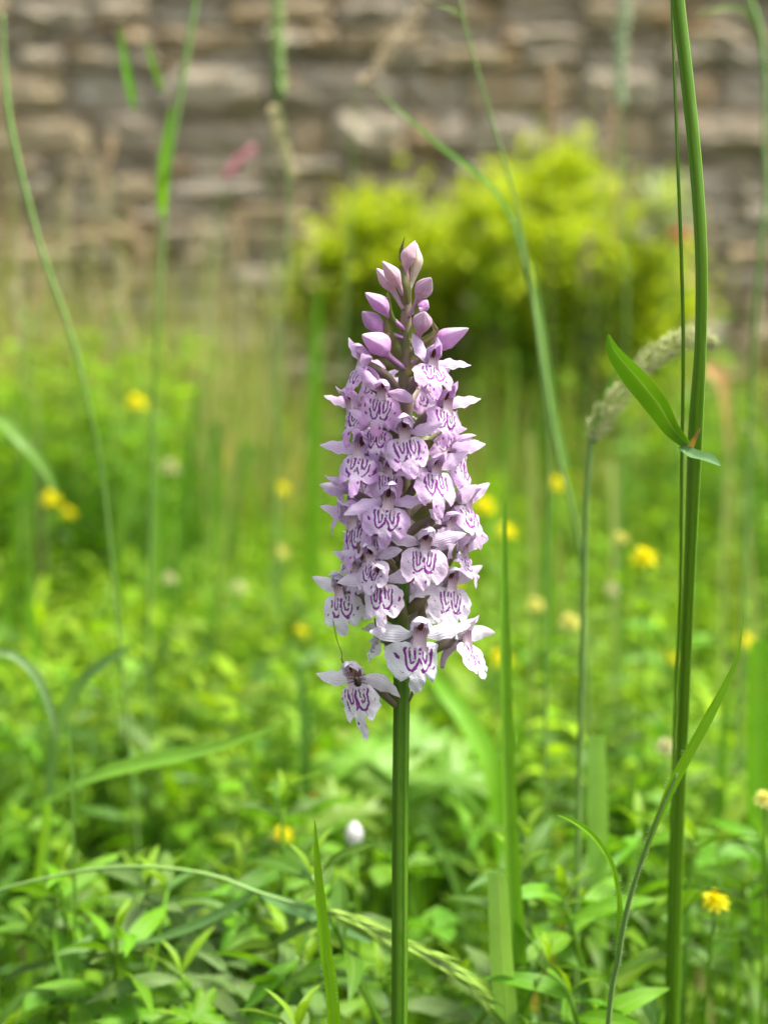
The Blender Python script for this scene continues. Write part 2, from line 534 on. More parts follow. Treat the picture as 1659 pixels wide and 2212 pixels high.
# ------------------------------------------------------------------ numpy foliage masses
def mass_object(name, V, F, T, UV, mat):
    me = bpy.data.meshes.new(name)
    nv, nf = len(V), len(F)
    me.vertices.add(nv)
    me.vertices.foreach_set('co', V.astype(np.float32).ravel())
    me.loops.add(nf * 4)
    me.loops.foreach_set('vertex_index', F.astype(np.int32).ravel())
    me.polygons.add(nf)
    me.polygons.foreach_set('loop_start', np.arange(nf, dtype=np.int32) * 4)
    me.polygons.foreach_set('loop_total', np.full(nf, 4, dtype=np.int32))
    me.polygons.foreach_set('use_smooth', np.ones(nf, dtype=bool))
    me.materials.append(mat)
    at_ = me.attributes.new('tint', 'FLOAT_COLOR', 'POINT')
    at_.data.foreach_set('color', np.concatenate([T, np.ones((nv, 1))], 1).astype(np.float32).ravel())
    uvl = me.uv_layers.new(name='UVMap')
    uvl.data.foreach_set('uv', UV[F.ravel()].astype(np.float32).ravel())
    me.update(calc_edges=True)
    me.validate()
    return link(name, me)

def norm(a): return a / np.maximum(np.linalg.norm(a, axis=1, keepdims=True), 1e-9)

def strips(base, dirv, length, width, face, droop, tint, segs=4, peak=0.45, fold=0.25, tip=0.03):
    """many leaves at once: each a strip of segs x 2 quads that bends down by droop"""
    n = len(base)
    t = np.linspace(0, 1, segs + 1)
    prof = np.where(t < peak, np.sin(np.clip(t / peak, 0, 1) * np.pi / 2) * 0.85 + 0.15, np.cos(np.clip((t - peak) / (1 - peak), 0, 1) * np.pi / 2)) + tip
    d = norm(dirv)
    s = norm(np.cross(d, face))
    q = norm(np.cross(s, d))
    V = np.empty((n, segs + 1, 3, 3)); 
    for i, tt in enumerate(t):
        cpt = base + d * (length * tt)[:, None] + np.array([0, 0, -1.0]) * (droop * length * tt * tt)[:, None]
        w = (width * prof[i])[:, None]
        V[:, i, 0] = cpt - s * w + q * w * fold
        V[:, i, 1] = cpt
        V[:, i, 2] = cpt + s * w + q * w * fold
    idx = np.arange(n * (segs + 1) * 3).reshape(n, segs + 1, 3)
    F = []
    for i in range(segs):
        for k in range(2):
            F.append(np.stack([idx[:, i, k], idx[:, i, k + 1], idx[:, i + 1, k + 1], idx[:, i + 1, k]], -1))
    F = np.concatenate(F, 0)
    T = np.repeat(tint, (segs + 1) * 3, 0)
    UV = np.tile(np.stack(np.meshgrid([0.0, 0.5, 1.0], t), -1).reshape(-1, 2), (n, 1))
    return V.reshape(-1, 3), F, T, UV

def join(parts):
    Vs, Fs, Ts, Us, b = [], [], [], [], 0
    for V, F, T, U in parts:
        Vs.append(V); Fs.append(F + b); Ts.append(T); Us.append(U); b += len(V)
    return np.concatenate(Vs), np.concatenate(Fs), np.concatenate(Ts), np.concatenate(Us)

GREENS = np.array([(0.115, 0.26, 0.012), (0.14, 0.32, 0.012), (0.18, 0.37, 0.015), (0.08, 0.21, 0.02), (0.13, 0.27, 0.06),
                   (0.24, 0.40, 0.02), (0.09, 0.22, 0.05)])
def pick_green(n, p=None):
    c = GREENS[nrng.choice(len(GREENS), n, p=p)]
    return c * nrng.uniform(0.42, 1.18, (n, 1)) * np.array([0.9, 1, 0.5])

def scatter(n, y0, y1, margin, power=1.0):
    u = nrng.random(n)
    y = (y0 ** (1 - power) + u * (y1 ** (1 - power) - y0 ** (1 - power))) ** (1 / (1 - power)) if power != 1 else y0 * (y1 / y0) ** u
    x = nrng.uniform(-1, 1, n) * (0.29 * y + margin)
    return x, y

def herb_mass(n, y0, y1, hfun, leaf, per, power, margin=0.35):
    x, y = scatter(n, y0, y1, margin, power)
    h = hfun(x, y) * nrng.uniform(0.65, 1.1, n)
    lean = nrng.normal(0, 0.16, (n, 2))
    parts = []
    stem_t = pick_green(n)
    b = np.stack([x, y, np.zeros(n)], 1)
    top = b + np.stack([lean[:, 0] * h, lean[:, 1] * h, h], 1)
    parts.append(strips(b, top - b, h, np.full(n, 0.0011) * (0.6 + y * 0.4), np.tile([0.2, -1, 0.1], (n, 1)), np.zeros(n), stem_t, 2))
    for k in range(per):
        f = 0.30 + 0.70 * (k + nrng.random(n)) / per
        p = b + (top - b) * f[:, None]
        a = nrng.uniform(0, 2 * np.pi, n)
        el = nrng.uniform(-0.05, 0.8, n) + 0.3 * (f > 0.88)
        d = np.stack([np.cos(a) * np.cos(el), np.sin(a) * np.cos(el), np.sin(el)], 1)
        L = leaf * nrng.uniform(0.5, 1.25, n) * (1.05 + 0.14 * np.minimum(y, 2.6)) * (1.12 - 0.35 * f)
        wd = L * nrng.uniform(0.09, 0.20, n)
        tt = stem_t * nrng.uniform(0.85, 1.2, (n, 1))
        tt = tt + (f > 0.82)[:, None] * np.array([0.07, 0.07, 0.0])
        face = np.stack([nrng.normal(0, .25, n), nrng.normal(0, .25, n) - 0.1, np.ones(n)], 1)
        parts.append(strips(p, d, L, wd, face, nrng.uniform(0.1, 0.7, n), tt, 4))
    return parts

def grass_mass(n, y0, y1, hfun, power, width=0.0022, margin=0.35, tintf=None, bend=0.3):
    x, y = scatter(n, y0, y1, margin, power)
    h = hfun(x, y) * nrng.uniform(0.55, 1.1, n)
    a = nrng.uniform(0, 2 * np.pi, n)
    ln = np.abs(nrng.normal(0.0, bend, n))
    d = np.stack([np.cos(a) * ln, np.sin(a) * ln, np.ones(n)], 1)
    face = np.stack([np.cos(a) * 0.3 + nrng.normal(0, .6, n), -np.ones(n), np.full(n, 0.15)], 1)
    t = pick_green(n) if tintf is None else tintf(n)
    return [strips(np.stack([x, y, np.zeros(n)], 1), d, h, width * nrng.uniform(0.6, 1.6, n) * (0.7 + 0.35 * y), face, nrng.uniform(0.0, 0.5, n), t, 6, peak=0.2, fold=0.35)]

low = lambda x, y: 0.135 + 0.03 * np.sin(x * 5 + y * 3) + 0.012 * y
tag(mass_object('meadow_herbs', *join(herb_mass(3600, 0.60, 3.3, low, 0.026, 11, 1.3) + herb_mass(2300, 1.2, 3.0, low, 0.030, 12, 0.9)), M['mass']),
    'low mixed green herbs covering the meadow towards the wall', 'ground cover', kind='stuff')
def hgrass(x, y):
    left = np.clip((-x / y - 0.05) * 6, 0, 1) * np.clip((y - 1.0) * 1.2, 0, 1)
    right = np.clip((x / y - 0.16) * 7, 0, 1) * np.clip(y - 0.9, 0, 1)
    return 0.15 + 0.03 * np.sin(3 * x + 5 * y) + 0.24 * left + 0.16 * right
wall_tint = lambda n: np.where(nrng.random((n, 1)) < 0.45, np.array([[0.36, 0.36, 0.12]]), pick_green(n)) * nrng.uniform(0.8, 1.2, (n, 1))
wallside = lambda x, y: 0.36 + 0.10 * np.sin(4 * x) + 0.16 * np.clip(-x, 0, 1)
near_tint = lambda n: np.where(nrng.random((n, 1)) < 0.06, np.array([[0.42, 0.34, 0.16]]), pick_green(n))
straw = lambda n: np.where(nrng.random((n, 1)) < 0.42, np.array([[0.55, 0.48, 0.25]]), np.array([[0.30, 0.38, 0.08]])) * nrng.uniform(0.75, 1.2, (n, 1))
def left_grass(n, y0, y1, hf, tf):
    keep = globals()['scatter']
    def side(m, a, b, margin, power):
        y = nrng.uniform(a, b, m)
        return nrng.uniform(-0.34, -0.07, m) * y, y
    globals()['scatter'] = side
    out = grass_mass(n, y0, y1, hf, 1.0, 0.0013, 0.3, tf, 0.2)
    globals()['scatter'] = keep
    return out
wisp = lambda x, y: 0.36 + 0.20 * nrng.random(len(x)) + 0.10 * np.clip(-x, 0, 1)
tag(mass_object('wispy_grass', *join(grass_mass(2600, 2.75, 3.36, wisp, 0.8, 0.0009, 0.4, straw, 0.2) + left_grass(3000, 2.3, 3.35, lambda x, y: wisp(x, y) * 1.25, straw)), M['mass']),
    'pale straw and green wisps of flowering grass in front of the wall', 'grass', kind='stuff')
tag(mass_object('meadow_grass', *join(grass_mass(4200, 0.60, 3.35, hgrass, 1.2) + grass_mass(2300, 0.35, 0.85, lambda x, y: 0.145 + 0.07 * (y - .36) + 0 * x, 1.0, 0.0021, 0.02, near_tint, 0.75) + grass_mass(3200, 2.2, 3.36, wallside, 0.5, 0.0016, 0.5, wall_tint, 0.25)), M['mass']),
    'thin green grass standing among the meadow herbs', 'grass', kind='stuff')
def weeds(n, y0, y1, u0, u1, h0, leaf):
    keep = globals()['scatter']
    def side(m, a, b, margin, power):
        y = nrng.uniform(a, b, m)
        return nrng.uniform(u0, u1, m) * y, y
    globals()['scatter'] = side
    out = herb_mass(n, y0, y1, lambda x, y: h0 + 0 * x, leaf, 10, 1.2)
    globals()['scatter'] = keep
    return out
tag(mass_object('tall_weeds', *join(weeds(420, 1.3, 2.3, -0.34, -0.13, .37, .034) + weeds(200, 1.7, 2.9, 0.17, 0.34, .38, .034) + weeds(220, 2.6, 3.2, -0.13, 0.2, .33, .03)), M['mass']),
    'tall leafy green weeds in front of the foot of the wall', 'weeds', kind='stuff')
tag(mass_object('turf_carpet', *join(herb_mass(700, 0.36, 1.0, lambda x, y: 0.085 + 0 * x, 0.026, 7, 1.0, 0.2)), M['mass']),
    'dense low green carpet of small leaves at the foot of the plants', 'ground cover', kind='stuff')

# ------------------------------------------------------------------ golden shrub by the wall
shrub = empty('golden_shrub', (0.27, 3.0, 0))
tag(shrub, 'rounded golden yellow-green shrub growing against the stone wall', 'shrub')
sb = random.Random(5)
lobes = []
for (px, py, rad) in [(770, 500, .07), (715, 575, .06), (835, 425, .06), (690, 660, .045), (900, 520, .07), (985, 520, .065), (1070, 455, .07), (1155, 385, .06), (800, 585, .05),
                      (1215, 340, .055), (1265, 420, .075), (1330, 520, .075), (1395, 580, .06), (1440, 650, .05), (1130, 500, .075), (1040, 560, .05), (1225, 520, .06),
                      (1410, 730, .05), (1210, 680, .05), (1320, 690, .055), (960, 640, .035), (1100, 610, .04), (1290, 600, .045), (1380, 830, .045), (1130, 860, .04)]:
    p = at(px - 5, py + 55 * max(0, min(1, (800 - py) / 300)), 3.0 + sb.uniform(-0.14, 0.14))
    lobes.append((np.array(p), rad))
parts = []
for li, (c, rad) in enumerate(lobes):
    n = max(16, int(46 * rad / .075))
    dv = norm(nrng.normal(0, 1, (n, 3)) + np.array([0, -0.35, 0.45]))
    sprig = c + dv * rad * nrng.uniform(0.70, 1.0, (n, 1)) * np.array([1.15, 0.9, 0.95])
    out = norm(dv + np.array([0, -0.1, 0.55]))
    for k in range(14):
        f = (k / 14.0)
        p = sprig + out * ((0.03 + 0.09 * nrng.random((n, 1)) ** 2) * f - 0.02) + nrng.normal(0, 0.006, (n, 3))
        d = norm(out * 0.7 + norm(nrng.normal(0, 1, (n, 3))) * 0.9)
        L = nrng.uniform(0.014, 0.028, n)
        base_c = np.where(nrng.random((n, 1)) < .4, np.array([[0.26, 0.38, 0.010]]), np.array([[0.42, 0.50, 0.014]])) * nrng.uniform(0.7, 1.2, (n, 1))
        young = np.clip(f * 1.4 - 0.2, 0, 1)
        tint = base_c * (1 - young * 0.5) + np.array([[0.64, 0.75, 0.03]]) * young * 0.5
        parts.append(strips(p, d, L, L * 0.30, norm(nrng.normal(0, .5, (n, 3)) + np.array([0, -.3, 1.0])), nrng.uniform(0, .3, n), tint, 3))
n = 9000                                     # older, deeper green leaves; their dark tint also paints in the shrub's inner shade
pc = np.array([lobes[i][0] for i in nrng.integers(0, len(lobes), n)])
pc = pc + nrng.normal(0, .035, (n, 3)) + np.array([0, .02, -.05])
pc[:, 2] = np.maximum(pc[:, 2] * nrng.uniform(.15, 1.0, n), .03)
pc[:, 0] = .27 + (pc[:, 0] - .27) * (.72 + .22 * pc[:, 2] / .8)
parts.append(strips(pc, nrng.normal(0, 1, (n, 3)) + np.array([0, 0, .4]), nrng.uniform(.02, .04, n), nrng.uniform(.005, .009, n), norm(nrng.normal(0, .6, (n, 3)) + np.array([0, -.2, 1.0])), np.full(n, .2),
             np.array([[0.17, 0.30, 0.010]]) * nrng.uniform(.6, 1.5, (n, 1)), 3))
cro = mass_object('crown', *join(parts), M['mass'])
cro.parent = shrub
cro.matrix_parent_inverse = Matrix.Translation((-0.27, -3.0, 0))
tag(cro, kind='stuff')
for li, (c, rad) in enumerate(lobes):
    tube(MB(), cr([(sb.uniform(-.05, .05), sb.uniform(-.04, .04), -0.01), (0.45 * (c[0] - 0.27), 0.4 * (c[1] - 3.0) + .02, c[2] * 0.5), (c[0] - 0.27, c[1] - 3.0, c[2])], 9),
         [0.012 - 0.001 * i for i in range(9)], 6).build('branch', M['bark'], shrub)

# ------------------------------------------------------------------ small generic plant builders
def leaf_shape(L, w, droop, seed, cols=4, n=9, peak=0.42, fold=0.22, wav=0.08):
    """leaf along +X, upper side +Z, base at the origin"""
    r = random.Random(seed)
    side = r.uniform(-0.08, 0.08)
    pts, ws = [], []
    for i in range(n):
        t = i / (n - 1)
        pts.append((L * t * (1 - 0.12 * droop * t), L * side * t * t, -L * droop * 0.5 * t * t + L * 0.06 * math.sin(t * 3)))
        pr = math.sin(min(t / peak, 1) * math.pi / 2) if t < peak else max(0.0, math.cos((t - peak) / (1 - peak) * math.pi / 2)) ** 0.85
        ws.append(w * max(pr, 0.02) + w * 0.02)
    return ribbon(MB(), pts, ws, (0, 0, 1), fold, cols, 0, wav, seed)

lance = [leaf_shape(0.021, 0.0022, dr, s) .mesh('leaf', M['leaf']) for s, dr in enumerate((0.2, 0.5, 0.95, 0.35))]
broad = [leaf_shape(0.023, 0.0034, dr, 10 + s, peak=0.38).mesh('leaf', M['leaf']) for s, dr in enumerate((0.3, 0.7, 0.5))]
roundl = [leaf_shape(0.011, 0.0043, dr, 20 + s, peak=0.58, fold=0.35, wav=0.03).mesh('leaflet', M['leaf']) for s, dr in enumerate((0.2, 0.45))]

def place_leaf(me, parent, base, az, el, sc, color, roll=0.0, name='leaf'):
    o = link(name, me, parent, color)
    o.location = base
    o.rotation_euler = (roll, -el, az)
    o.scale = (sc, sc, sc)
    return o

MIX = [(0.095, 0.23, 0.006), (0.13, 0.30, 0.008), (0.075, 0.18, 0.022), (0.18, 0.37, 0.008), (0.06, 0.155, 0.008), (0.125, 0.25, 0.06)]
TIPC = (0.20, 0.37, 0.012)

def make_herb(seed, h, nodes, meshes, leaf_sc):
    r = random.Random(seed)
    root = empty('leafy_herb')
    lx, ly = r.uniform(-.4, .4) * h, r.uniform(-.4, .4) * h
    path = cr([(0, 0, -0.004), (lx * .25, ly * .25, h * .45), (lx * 0.8, ly * 0.8, h * .85), (lx, ly, h)], 10)
    col = r.choice(MIX)
    tube(MB(), path, [0.0011 - 0.00006 * i for i in range(10)], 6).build('stem', M['stalk'], root)
    az = r.uniform(0, 6.28)
    for k in range(nodes):
        f = 0.40 + 0.57 * (k + r.uniform(-.3, .3)) / max(nodes - 1, 1)
        f = min(f, .97)
        p = path[min(int(f * 9), 8)].lerp(path[min(int(f * 9), 8) + 1], f * 9 - int(f * 9))
        az += math.pi / 2 + r.uniform(-.3, .3)
        sc = leaf_sc * (1.12 - 0.30 * f) * r.uniform(.8, 1.2)
        for s in (0, math.pi):
            c = tuple(v * r.uniform(.85, 1.15) for v in col)
            place_leaf(r.choice(meshes), root, p, az + s + r.uniform(-.2, .2), r.uniform(-.3, .8), sc, c, r.uniform(-.7, .7))
    for k in range(2 + seed % 2):
        place_leaf(lance[k % 4], root, path[9], az + k * 2.3 + r.uniform(-.3, .3), r.uniform(.7, 1.25), leaf_sc * r.uniform(.35, .55), TIPC, r.uniform(-.3, .3))
    return root

def make_trefoil(seed, h, n):
    r = random.Random(seed)
    root = empty('clover_plant')
    col = r.choice(MIX)
    for k in range(n):
        a = r.uniform(0, 6.28); d = r.uniform(.008, .03); hh = h * r.uniform(.65, 1.05)
        tip = Vector((math.cos(a) * d, math.sin(a) * d, hh))
        path = cr([(0, 0, -0.004), (tip.x * .3, tip.y * .3, hh * .6), tip], 8)
        st = tube(MB(), path, [.0006] * 8, 5).build('leaf_stalk', M['stalk'], root)
        b = r.uniform(0, 6.28)
        c = tuple(v * r.uniform(.85, 1.2) for v in col)
        for j in range(3):
            place_leaf(roundl[j % 2], st, tip, b + j * 2.09, r.uniform(.0, .4), r.uniform(.85, 1.3), c, r.uniform(-.3, .3), 'leaflet')
    return root

def lobed_leaf(seed, rad):
    """palmate leaf with three toothed lobes in the plane z = 0, stalk joins at the origin"""
    r = random.Random(seed)
    verts, uvs, faces = [(0, 0, 0)], [(0.3, 0)], []
    na, nr = 72, 5
    for i in range(nr):
        q = (i + 1) / nr
        for k in range(na + 1):
            a = -2.3 + 4.6 * k / na
            lob = abs(math.cos(a * 1.06 * 1.5 / 1.6)) ** 0.7
            main = 0.55 + 0.45 * max(0.0, math.cos(((a + 2.3) % 1.533 - 0.767) * 1.9)) ** 0.8
            tooth = 1 - 0.30 * q * q * (abs(((a * 5.2) % 2) - 1))
            rr = rad * q * (main * tooth if q > 0.4 else main ** 0.3)
            zz = rad * (0.10 * math.sin(a * 4.1 + seed) * q * q - 0.22 * q * q + 0.03 * math.cos(a * 8) * q)
            verts.append((math.cos(a) * rr, math.sin(a) * rr, zz))
            uvs.append((0.5 + 0.5 * ((((a + 2.3) % 1.533) / 1.533) - 0.5), q))
    m = na + 1
    for k in range(na): faces.append((0, 1 + k, 2 + k))
    for i in range(nr - 1):
        for k in range(na):
            b = 1 + i * m + k
            faces.append((b, b + m, b + m + 1, b + 1))
    return MB().add(verts, faces, uvs).mesh('leaf', M['leaf'])

LAND = [('orchid stem', .011, .305), ('lone hairy blade', -.0125, .303), ('folded blade with blue-green edge', .032, .366), ('slender hairy grass', .052, .31), ('tall stout stalk', .068, .36),
        ('bent grass stem', -.05, .366), ('level fallen blade', -.055, .412), ('white daisy bud', -.009, .44), ('square-tipped pale blade', .062, .43), ('wide bright blade', .127, .5),
        ('broad slanting blade', .03, .545), ('arching pale seed head', .050, .375), ('pale lobed buttercup leaves', .01, .56), ('lower yellow flower head', .081, .40), ('arched grey-green blade', -.105, .43),
        ('thin upright stem', -.08, .386), ('toothed buttercup leaves', -.045, .362)]
def where(x, y):
    if y > .74: return 'in the looser turf farther off, towards the wall'
    n, lx, ly = min(LAND, key=lambda l: (l[1] - x) ** 2 + (l[2] - y) ** 2)
    return ('behind the ' if y - ly > .03 else 'in front of the ' if ly - y > .03 else 'beside the ') + n
# scatter the near herbs, every plant a thing of its own
herb_protos = [make_herb(100 + s, h, nd, ms, sc) for s, (h, nd, ms, sc) in enumerate([
    (0.150, 8, lance, 1.15), (0.162, 8, lance, 1.0), (0.135, 7, broad, 1.0), (0.150, 7, broad, 1.1), (0.140, 8, lance, 1.4)])]
spots = []
hr = random.Random(33)
tries = 0
while len(spots) < 84 and tries < 6000:
    tries += 1
    y = 0.37 * (0.95 / 0.37) ** hr.random()
    x = hr.uniform(-1, 1) * (0.275 * y + 0.015)
    if abs(x - 0.011) < 0.022 and y < 0.42: continue
    if all((x - a) ** 2 + (y - b) ** 2 > (0.019 + 0.022 * (y - .35)) ** 2 for a, b in spots): spots.append((x, y))
near_from = len(spots)
while len(spots) < near_from + 30:
    y = hr.uniform(.34, .44); x = hr.uniform(-1, 1) * (0.27 * y)
    if abs(x - 0.008) < 0.020 and y < 0.40: continue
    if all((x - a) ** 2 + (y - b) ** 2 > .014 ** 2 for a, b in spots[near_from:]): spots.append((x, y))
used = set()
for i, (x, y) in enumerate(spots):
    k = (0, 1, 4, 2, 0, 1, 4, 3)[i % 8]
    o = herb_protos[k] if k not in used else copy_tree(herb_protos[k])
    used.add(k)
    o.location = (x, y, 0)
    o.rotation_euler = (R(hr.uniform(-13, 13)), R(hr.uniform(-13, 13)), hr.uniform(0, 6.28))
    s = hr.uniform(.85, 1.15) * (0.86 + 0.22 * min(1, (y - .36) / .3))
    if i >= near_from: s = hr.uniform(0.95, 1.16) * (1.05 - 0.8 * (y - .34))
    o.scale = (s, s, s)
    kind = 'broad' if k in (2, 3) else 'narrow'
    tag(o, f'green herb with {kind} pointed leaves growing {where(x, y)}', 'herb', f'{kind}-leaved herbs in the turf')
tre = [make_trefoil(200, .13, 4), make_trefoil(201, .15, 5)]
for i in range(16):
    y = hr.uniform(.38, .85); x = hr.uniform(-1, 1) * .26 * y
    if abs(x - 0.011) < 0.025 and y < 0.45: x += 0.06
    o = tre[i] if i < 2 else copy_tree(tre[i % 2])
    o.location = (x, y, 0); o.rotation_euler = (0, 0, hr.uniform(0, 6.28))
    s = hr.uniform(.85, 1.15); o.scale = (s, s, s)
    tag(o, f'clover with round three-part leaves growing {where(x, y)}', 'clover', 'clover plants in the turf')

def lobed_plant(name, label, spots_, color, rad, seed):
    b = Vector((sum(s[0] for s in spots_) / len(spots_), spots_[0][1] + 0.01, 0))
    root = empty(name, b)
    tag(root, label, 'leafy plant')
    for j, (x, y, zz, rx, ry, rz) in enumerate(spots_):
        p = Vector((x, y, zz)) - b
        tube(MB(), cr([(0, 0, -0.004), (p.x * .5, p.y * .5 + .004, p.z * .6), p], 8), [.0009] * 8, 6).build('leaf_stalk', M['stalk'], root)
        o = link('leaf', lobed_leaf(seed + j, rad * hr.uniform(.9, 1.15)), root, tuple(v * hr.uniform(.9, 1.1) for v in color))
        o.location = p; o.rotation_mode = 'ZYX'; o.rotation_euler = (rx, ry, rz)
p1, p2, p3 = at(300, 2190, .365), at(420, 2185, .36), at(540, 2205, .365)
lobed_plant('buttercup_plant', 'bright green toothed buttercup leaves low in the turf beside the lone hairy blade',
            [(p1.x, p1.y, p1.z - .001, .35, .2, 1.9), (p2.x, p2.y, p2.z - .002, .5, 0, 1.4), (p3.x, p3.y, p3.z - .001, .3, -.2, 1.1), ((p1.x + p2.x) / 2, p1.y + .012, p1.z - .001, .5, .1, 1.7)], (0.11, 0.30, 0.006), .0115, 1)
q = [at(790, 1640, .56), at(900, 1610, .57), at(965, 1690, .55), at(730, 1770, .54), at(850, 1710, .555)]
lobed_plant('buttercup_plant', 'pale green lobed buttercup leaves standing behind the orchid stem',
            [(v.x, v.y, v.z, .6 + .1 * j, .2 * math.sin(j * 2), 1.57 + .9 * math.sin(j * 3)) for j, v in enumerate(q)], (0.16, 0.33, 0.03), .022, 5)

# ------------------------------------------------------------------ single grass blades and stems
def ground_tail(pts):
    """carry a path given tip first down to the soil"""
    a, b = Vector(pts[-1]), Vector(pts[-2])
    if a.z > 0.0:
        d = (a - b).normalized()
        d = Vector((d.x * .5, d.y * .5, min(d.z, -0.6)))
        pts = pts + [a + d * (a.z * 0.5 / -d.z), Vector((a.x + d.x * a.z / -d.z * .8, a.y + d.y * a.z / -d.z * .8, -0.004))]
    return pts

def blade(name, label, pix, ws, color, face=(0.25, -1, 0.2), fold=0.25, group=None, cat='grass blade', parent=None, cols=4, tail=True, cut=False, mat='blade'):
    """pix: (px, py, y) tip first; ws: half widths in mm"""
    pts = [at(*p) for p in pix]
    w = [v * 0.001 for v in ws]
    if tail:
        n0 = len(pts)
        pts = ground_tail(pts)
        w += [w[-1] * 0.8] * (len(pts) - n0)
    P, W = cr(pts, max(16, 5 * len(pts)), w)
    base = P[-1].copy() if parent is None else Vector((0, 0, 0))
    if parent is not None: base = parent.location.copy()
    o = ribbon(MB(), [p - base for p in P], W, face, fold, cols).build(name, M[mat], parent, color)
    if parent is None:
        o.location = base
        tag(o, label, cat, group)
    return o

def stem_of(parent, pix, rad, color_mat='stalk', tail=True, name='stem', ridges=0, n=8):
    pts = [at(*p) for p in pix]
    r = [v * .001 for v in rad]
    if tail:
        n0 = len(pts)
        pts = ground_tail(pts)
        r += [r[-1]] * (len(pts) - n0)
    P, W = cr(pts, max(18, 5 * len(pts)), r)
    base = parent.location
    return tube(MB(), [p - base for p in P], W, n, 0, ridges, 0.06 if ridges else 0).build(name, M[color_mat], parent)

def foot(pix):
    pts = ground_tail([at(*p) for p in pix])
    return Vector((pts[-1].x, pts[-1].y, 0))

def hairs(P, W, face, n, length, seed):
    r = random.Random(seed)
    mb = MB()
    T = tangents(P)
    for _ in range(n):
        i = r.randrange(len(P) - 1)
        s = T[i].cross(Vector(face)).normalized() * r.choice((-1, 1))
        p = P[i].lerp(P[i + 1], r.random()) + s * W[i] * .97
        d = (s + T[i] * r.uniform(-.3, .3) + Vector(face) * r.uniform(-.2, .4)).normalized() * length * r.uniform(.6, 1.2)
        w = T[i] * .00003
        mb.add([p - w, p + w, p + d], [(0, 1, 2)])
    return mb

def seed_head(mb, P, r0, n, sl, sw, seed, spread=0.5, prof=None):
    """spikelets packed along a path"""
    r = random.Random(seed)
    T = tangents(P)
    for k in range(n):
        f = (k + r.random()) / n
        i = min(int(f * (len(P) - 1)), len(P) - 2)
        p = P[i].lerp(P[i + 1], f * (len(P) - 1) - i)
        t = T[i]
        a = r.uniform(0, 6.283)
        s = t.cross(Vector((.3, -.8, .2))).normalized(); q = t.cross(s)
        o = s * math.cos(a) + q * math.sin(a)
        env = prof(f) if prof else math.sin(min(1, (1 - f) * 4 + .15) * 1.57) * math.sin(min(1, f * 5 + .25) * 1.57)
        b = p + o * r0 * env * r.uniform(.2, 1)
        d = (t * (1 - spread) + o * spread).normalized() * sl * r.uniform(.7, 1.2)
        u = d.cross(o if abs(d.normalized().dot(o)) < .95 else q).normalized() * sw
        v = d.cross(u).normalized() * sw
        m = b + d * .4
        mb.add([b, m + u, m + v, m - u, m - v, b + d], [(0, 1, 2), (0, 2, 3), (0, 3, 4), (0, 4, 1), (5, 2, 1), (5, 3, 2), (5, 4, 3), (5, 1, 4)])
    return mb

# lone hairy blade left of the orchid stem
o = blade('grass_blade', 'upright bright green hairy grass blade with pointed tip left of the orchid stem',
          [(680, 1770, .300), (684, 1850, .300), (692, 1950, .302), (704, 2060, .304), (722, 2230, .308)], [0.03, 0.7, 1.1, 1.3, 1.45], (0.18, 0.42, 0.008), fold=0.45)
pts = [at(*p) - o.location for p in [(684, 1850, .300), (692, 1950, .302), (704, 2060, .304), (722, 2230, .308)]]
P, W = cr(pts, 24, [.00065, .00095, .00115, .0013])
tag(hairs(P, W, (0.25, -1, .2), 260, .0007, 3).build('hairs', M['hair'], o), kind='stuff')

# hairy branching grass, lower right
hp = [(1605, 1297, .304), (1598, 1380, .304), (1583, 1440, .304), (1530, 1545, .304), (1462, 1670, .305), (1420, 1765, .306), (1385, 1860, .308), (1355, 1960, .31), (1335, 2070, .312), (1312, 2225, .315)]
g = empty('hairy_grass', foot(hp))
tag(g, 'slender hairy grass with a long slanting blade and one curled side leaf', 'grass')
blade('leaf', None, hp[:7], [.03, .24, .5, 1.1, 1.2, .8, .5], (0.19, 0.44, 0.008), fold=.5, parent=g, tail=False)
stem_of(g, hp[4:], [.3, .5, .5, .55, .6, .65], 'pale_stalk', n=7)
blade('leaf', None, [(1203, 1760, .306), (1235, 1772, .307), (1280, 1805, .308), (1318, 1862, .309), (1334, 1925, .310), (1337, 1990, .311), (1330, 2065, .312)],
      [.05, .5, .6, .6, .55, .8, .5], (0.17, 0.42, 0.008), fold=.45, parent=g, tail=False)
P, W = cr([at(*p) - g.location for p in hp[3:]], 40, [.00095, .00105, .0007, .0006, .0006, .0006, .0006])
tag(hairs(P, W, (0.2, -1, .2), 420, .0007, 4).build('hairs', M['hair'], g), kind='stuff')
P, W = cr([at(*p) - g.location for p in [(1318, 1862, .309), (1334, 1925, .310), (1337, 1990, .311), (1330, 2065, .312)]], 20, [.0005, .0006, .0007, .0006])
tag(hairs(P, W, (0.2, -1, .2), 120, .0009, 5).build('hairs', M['hair'], g), kind='stuff')

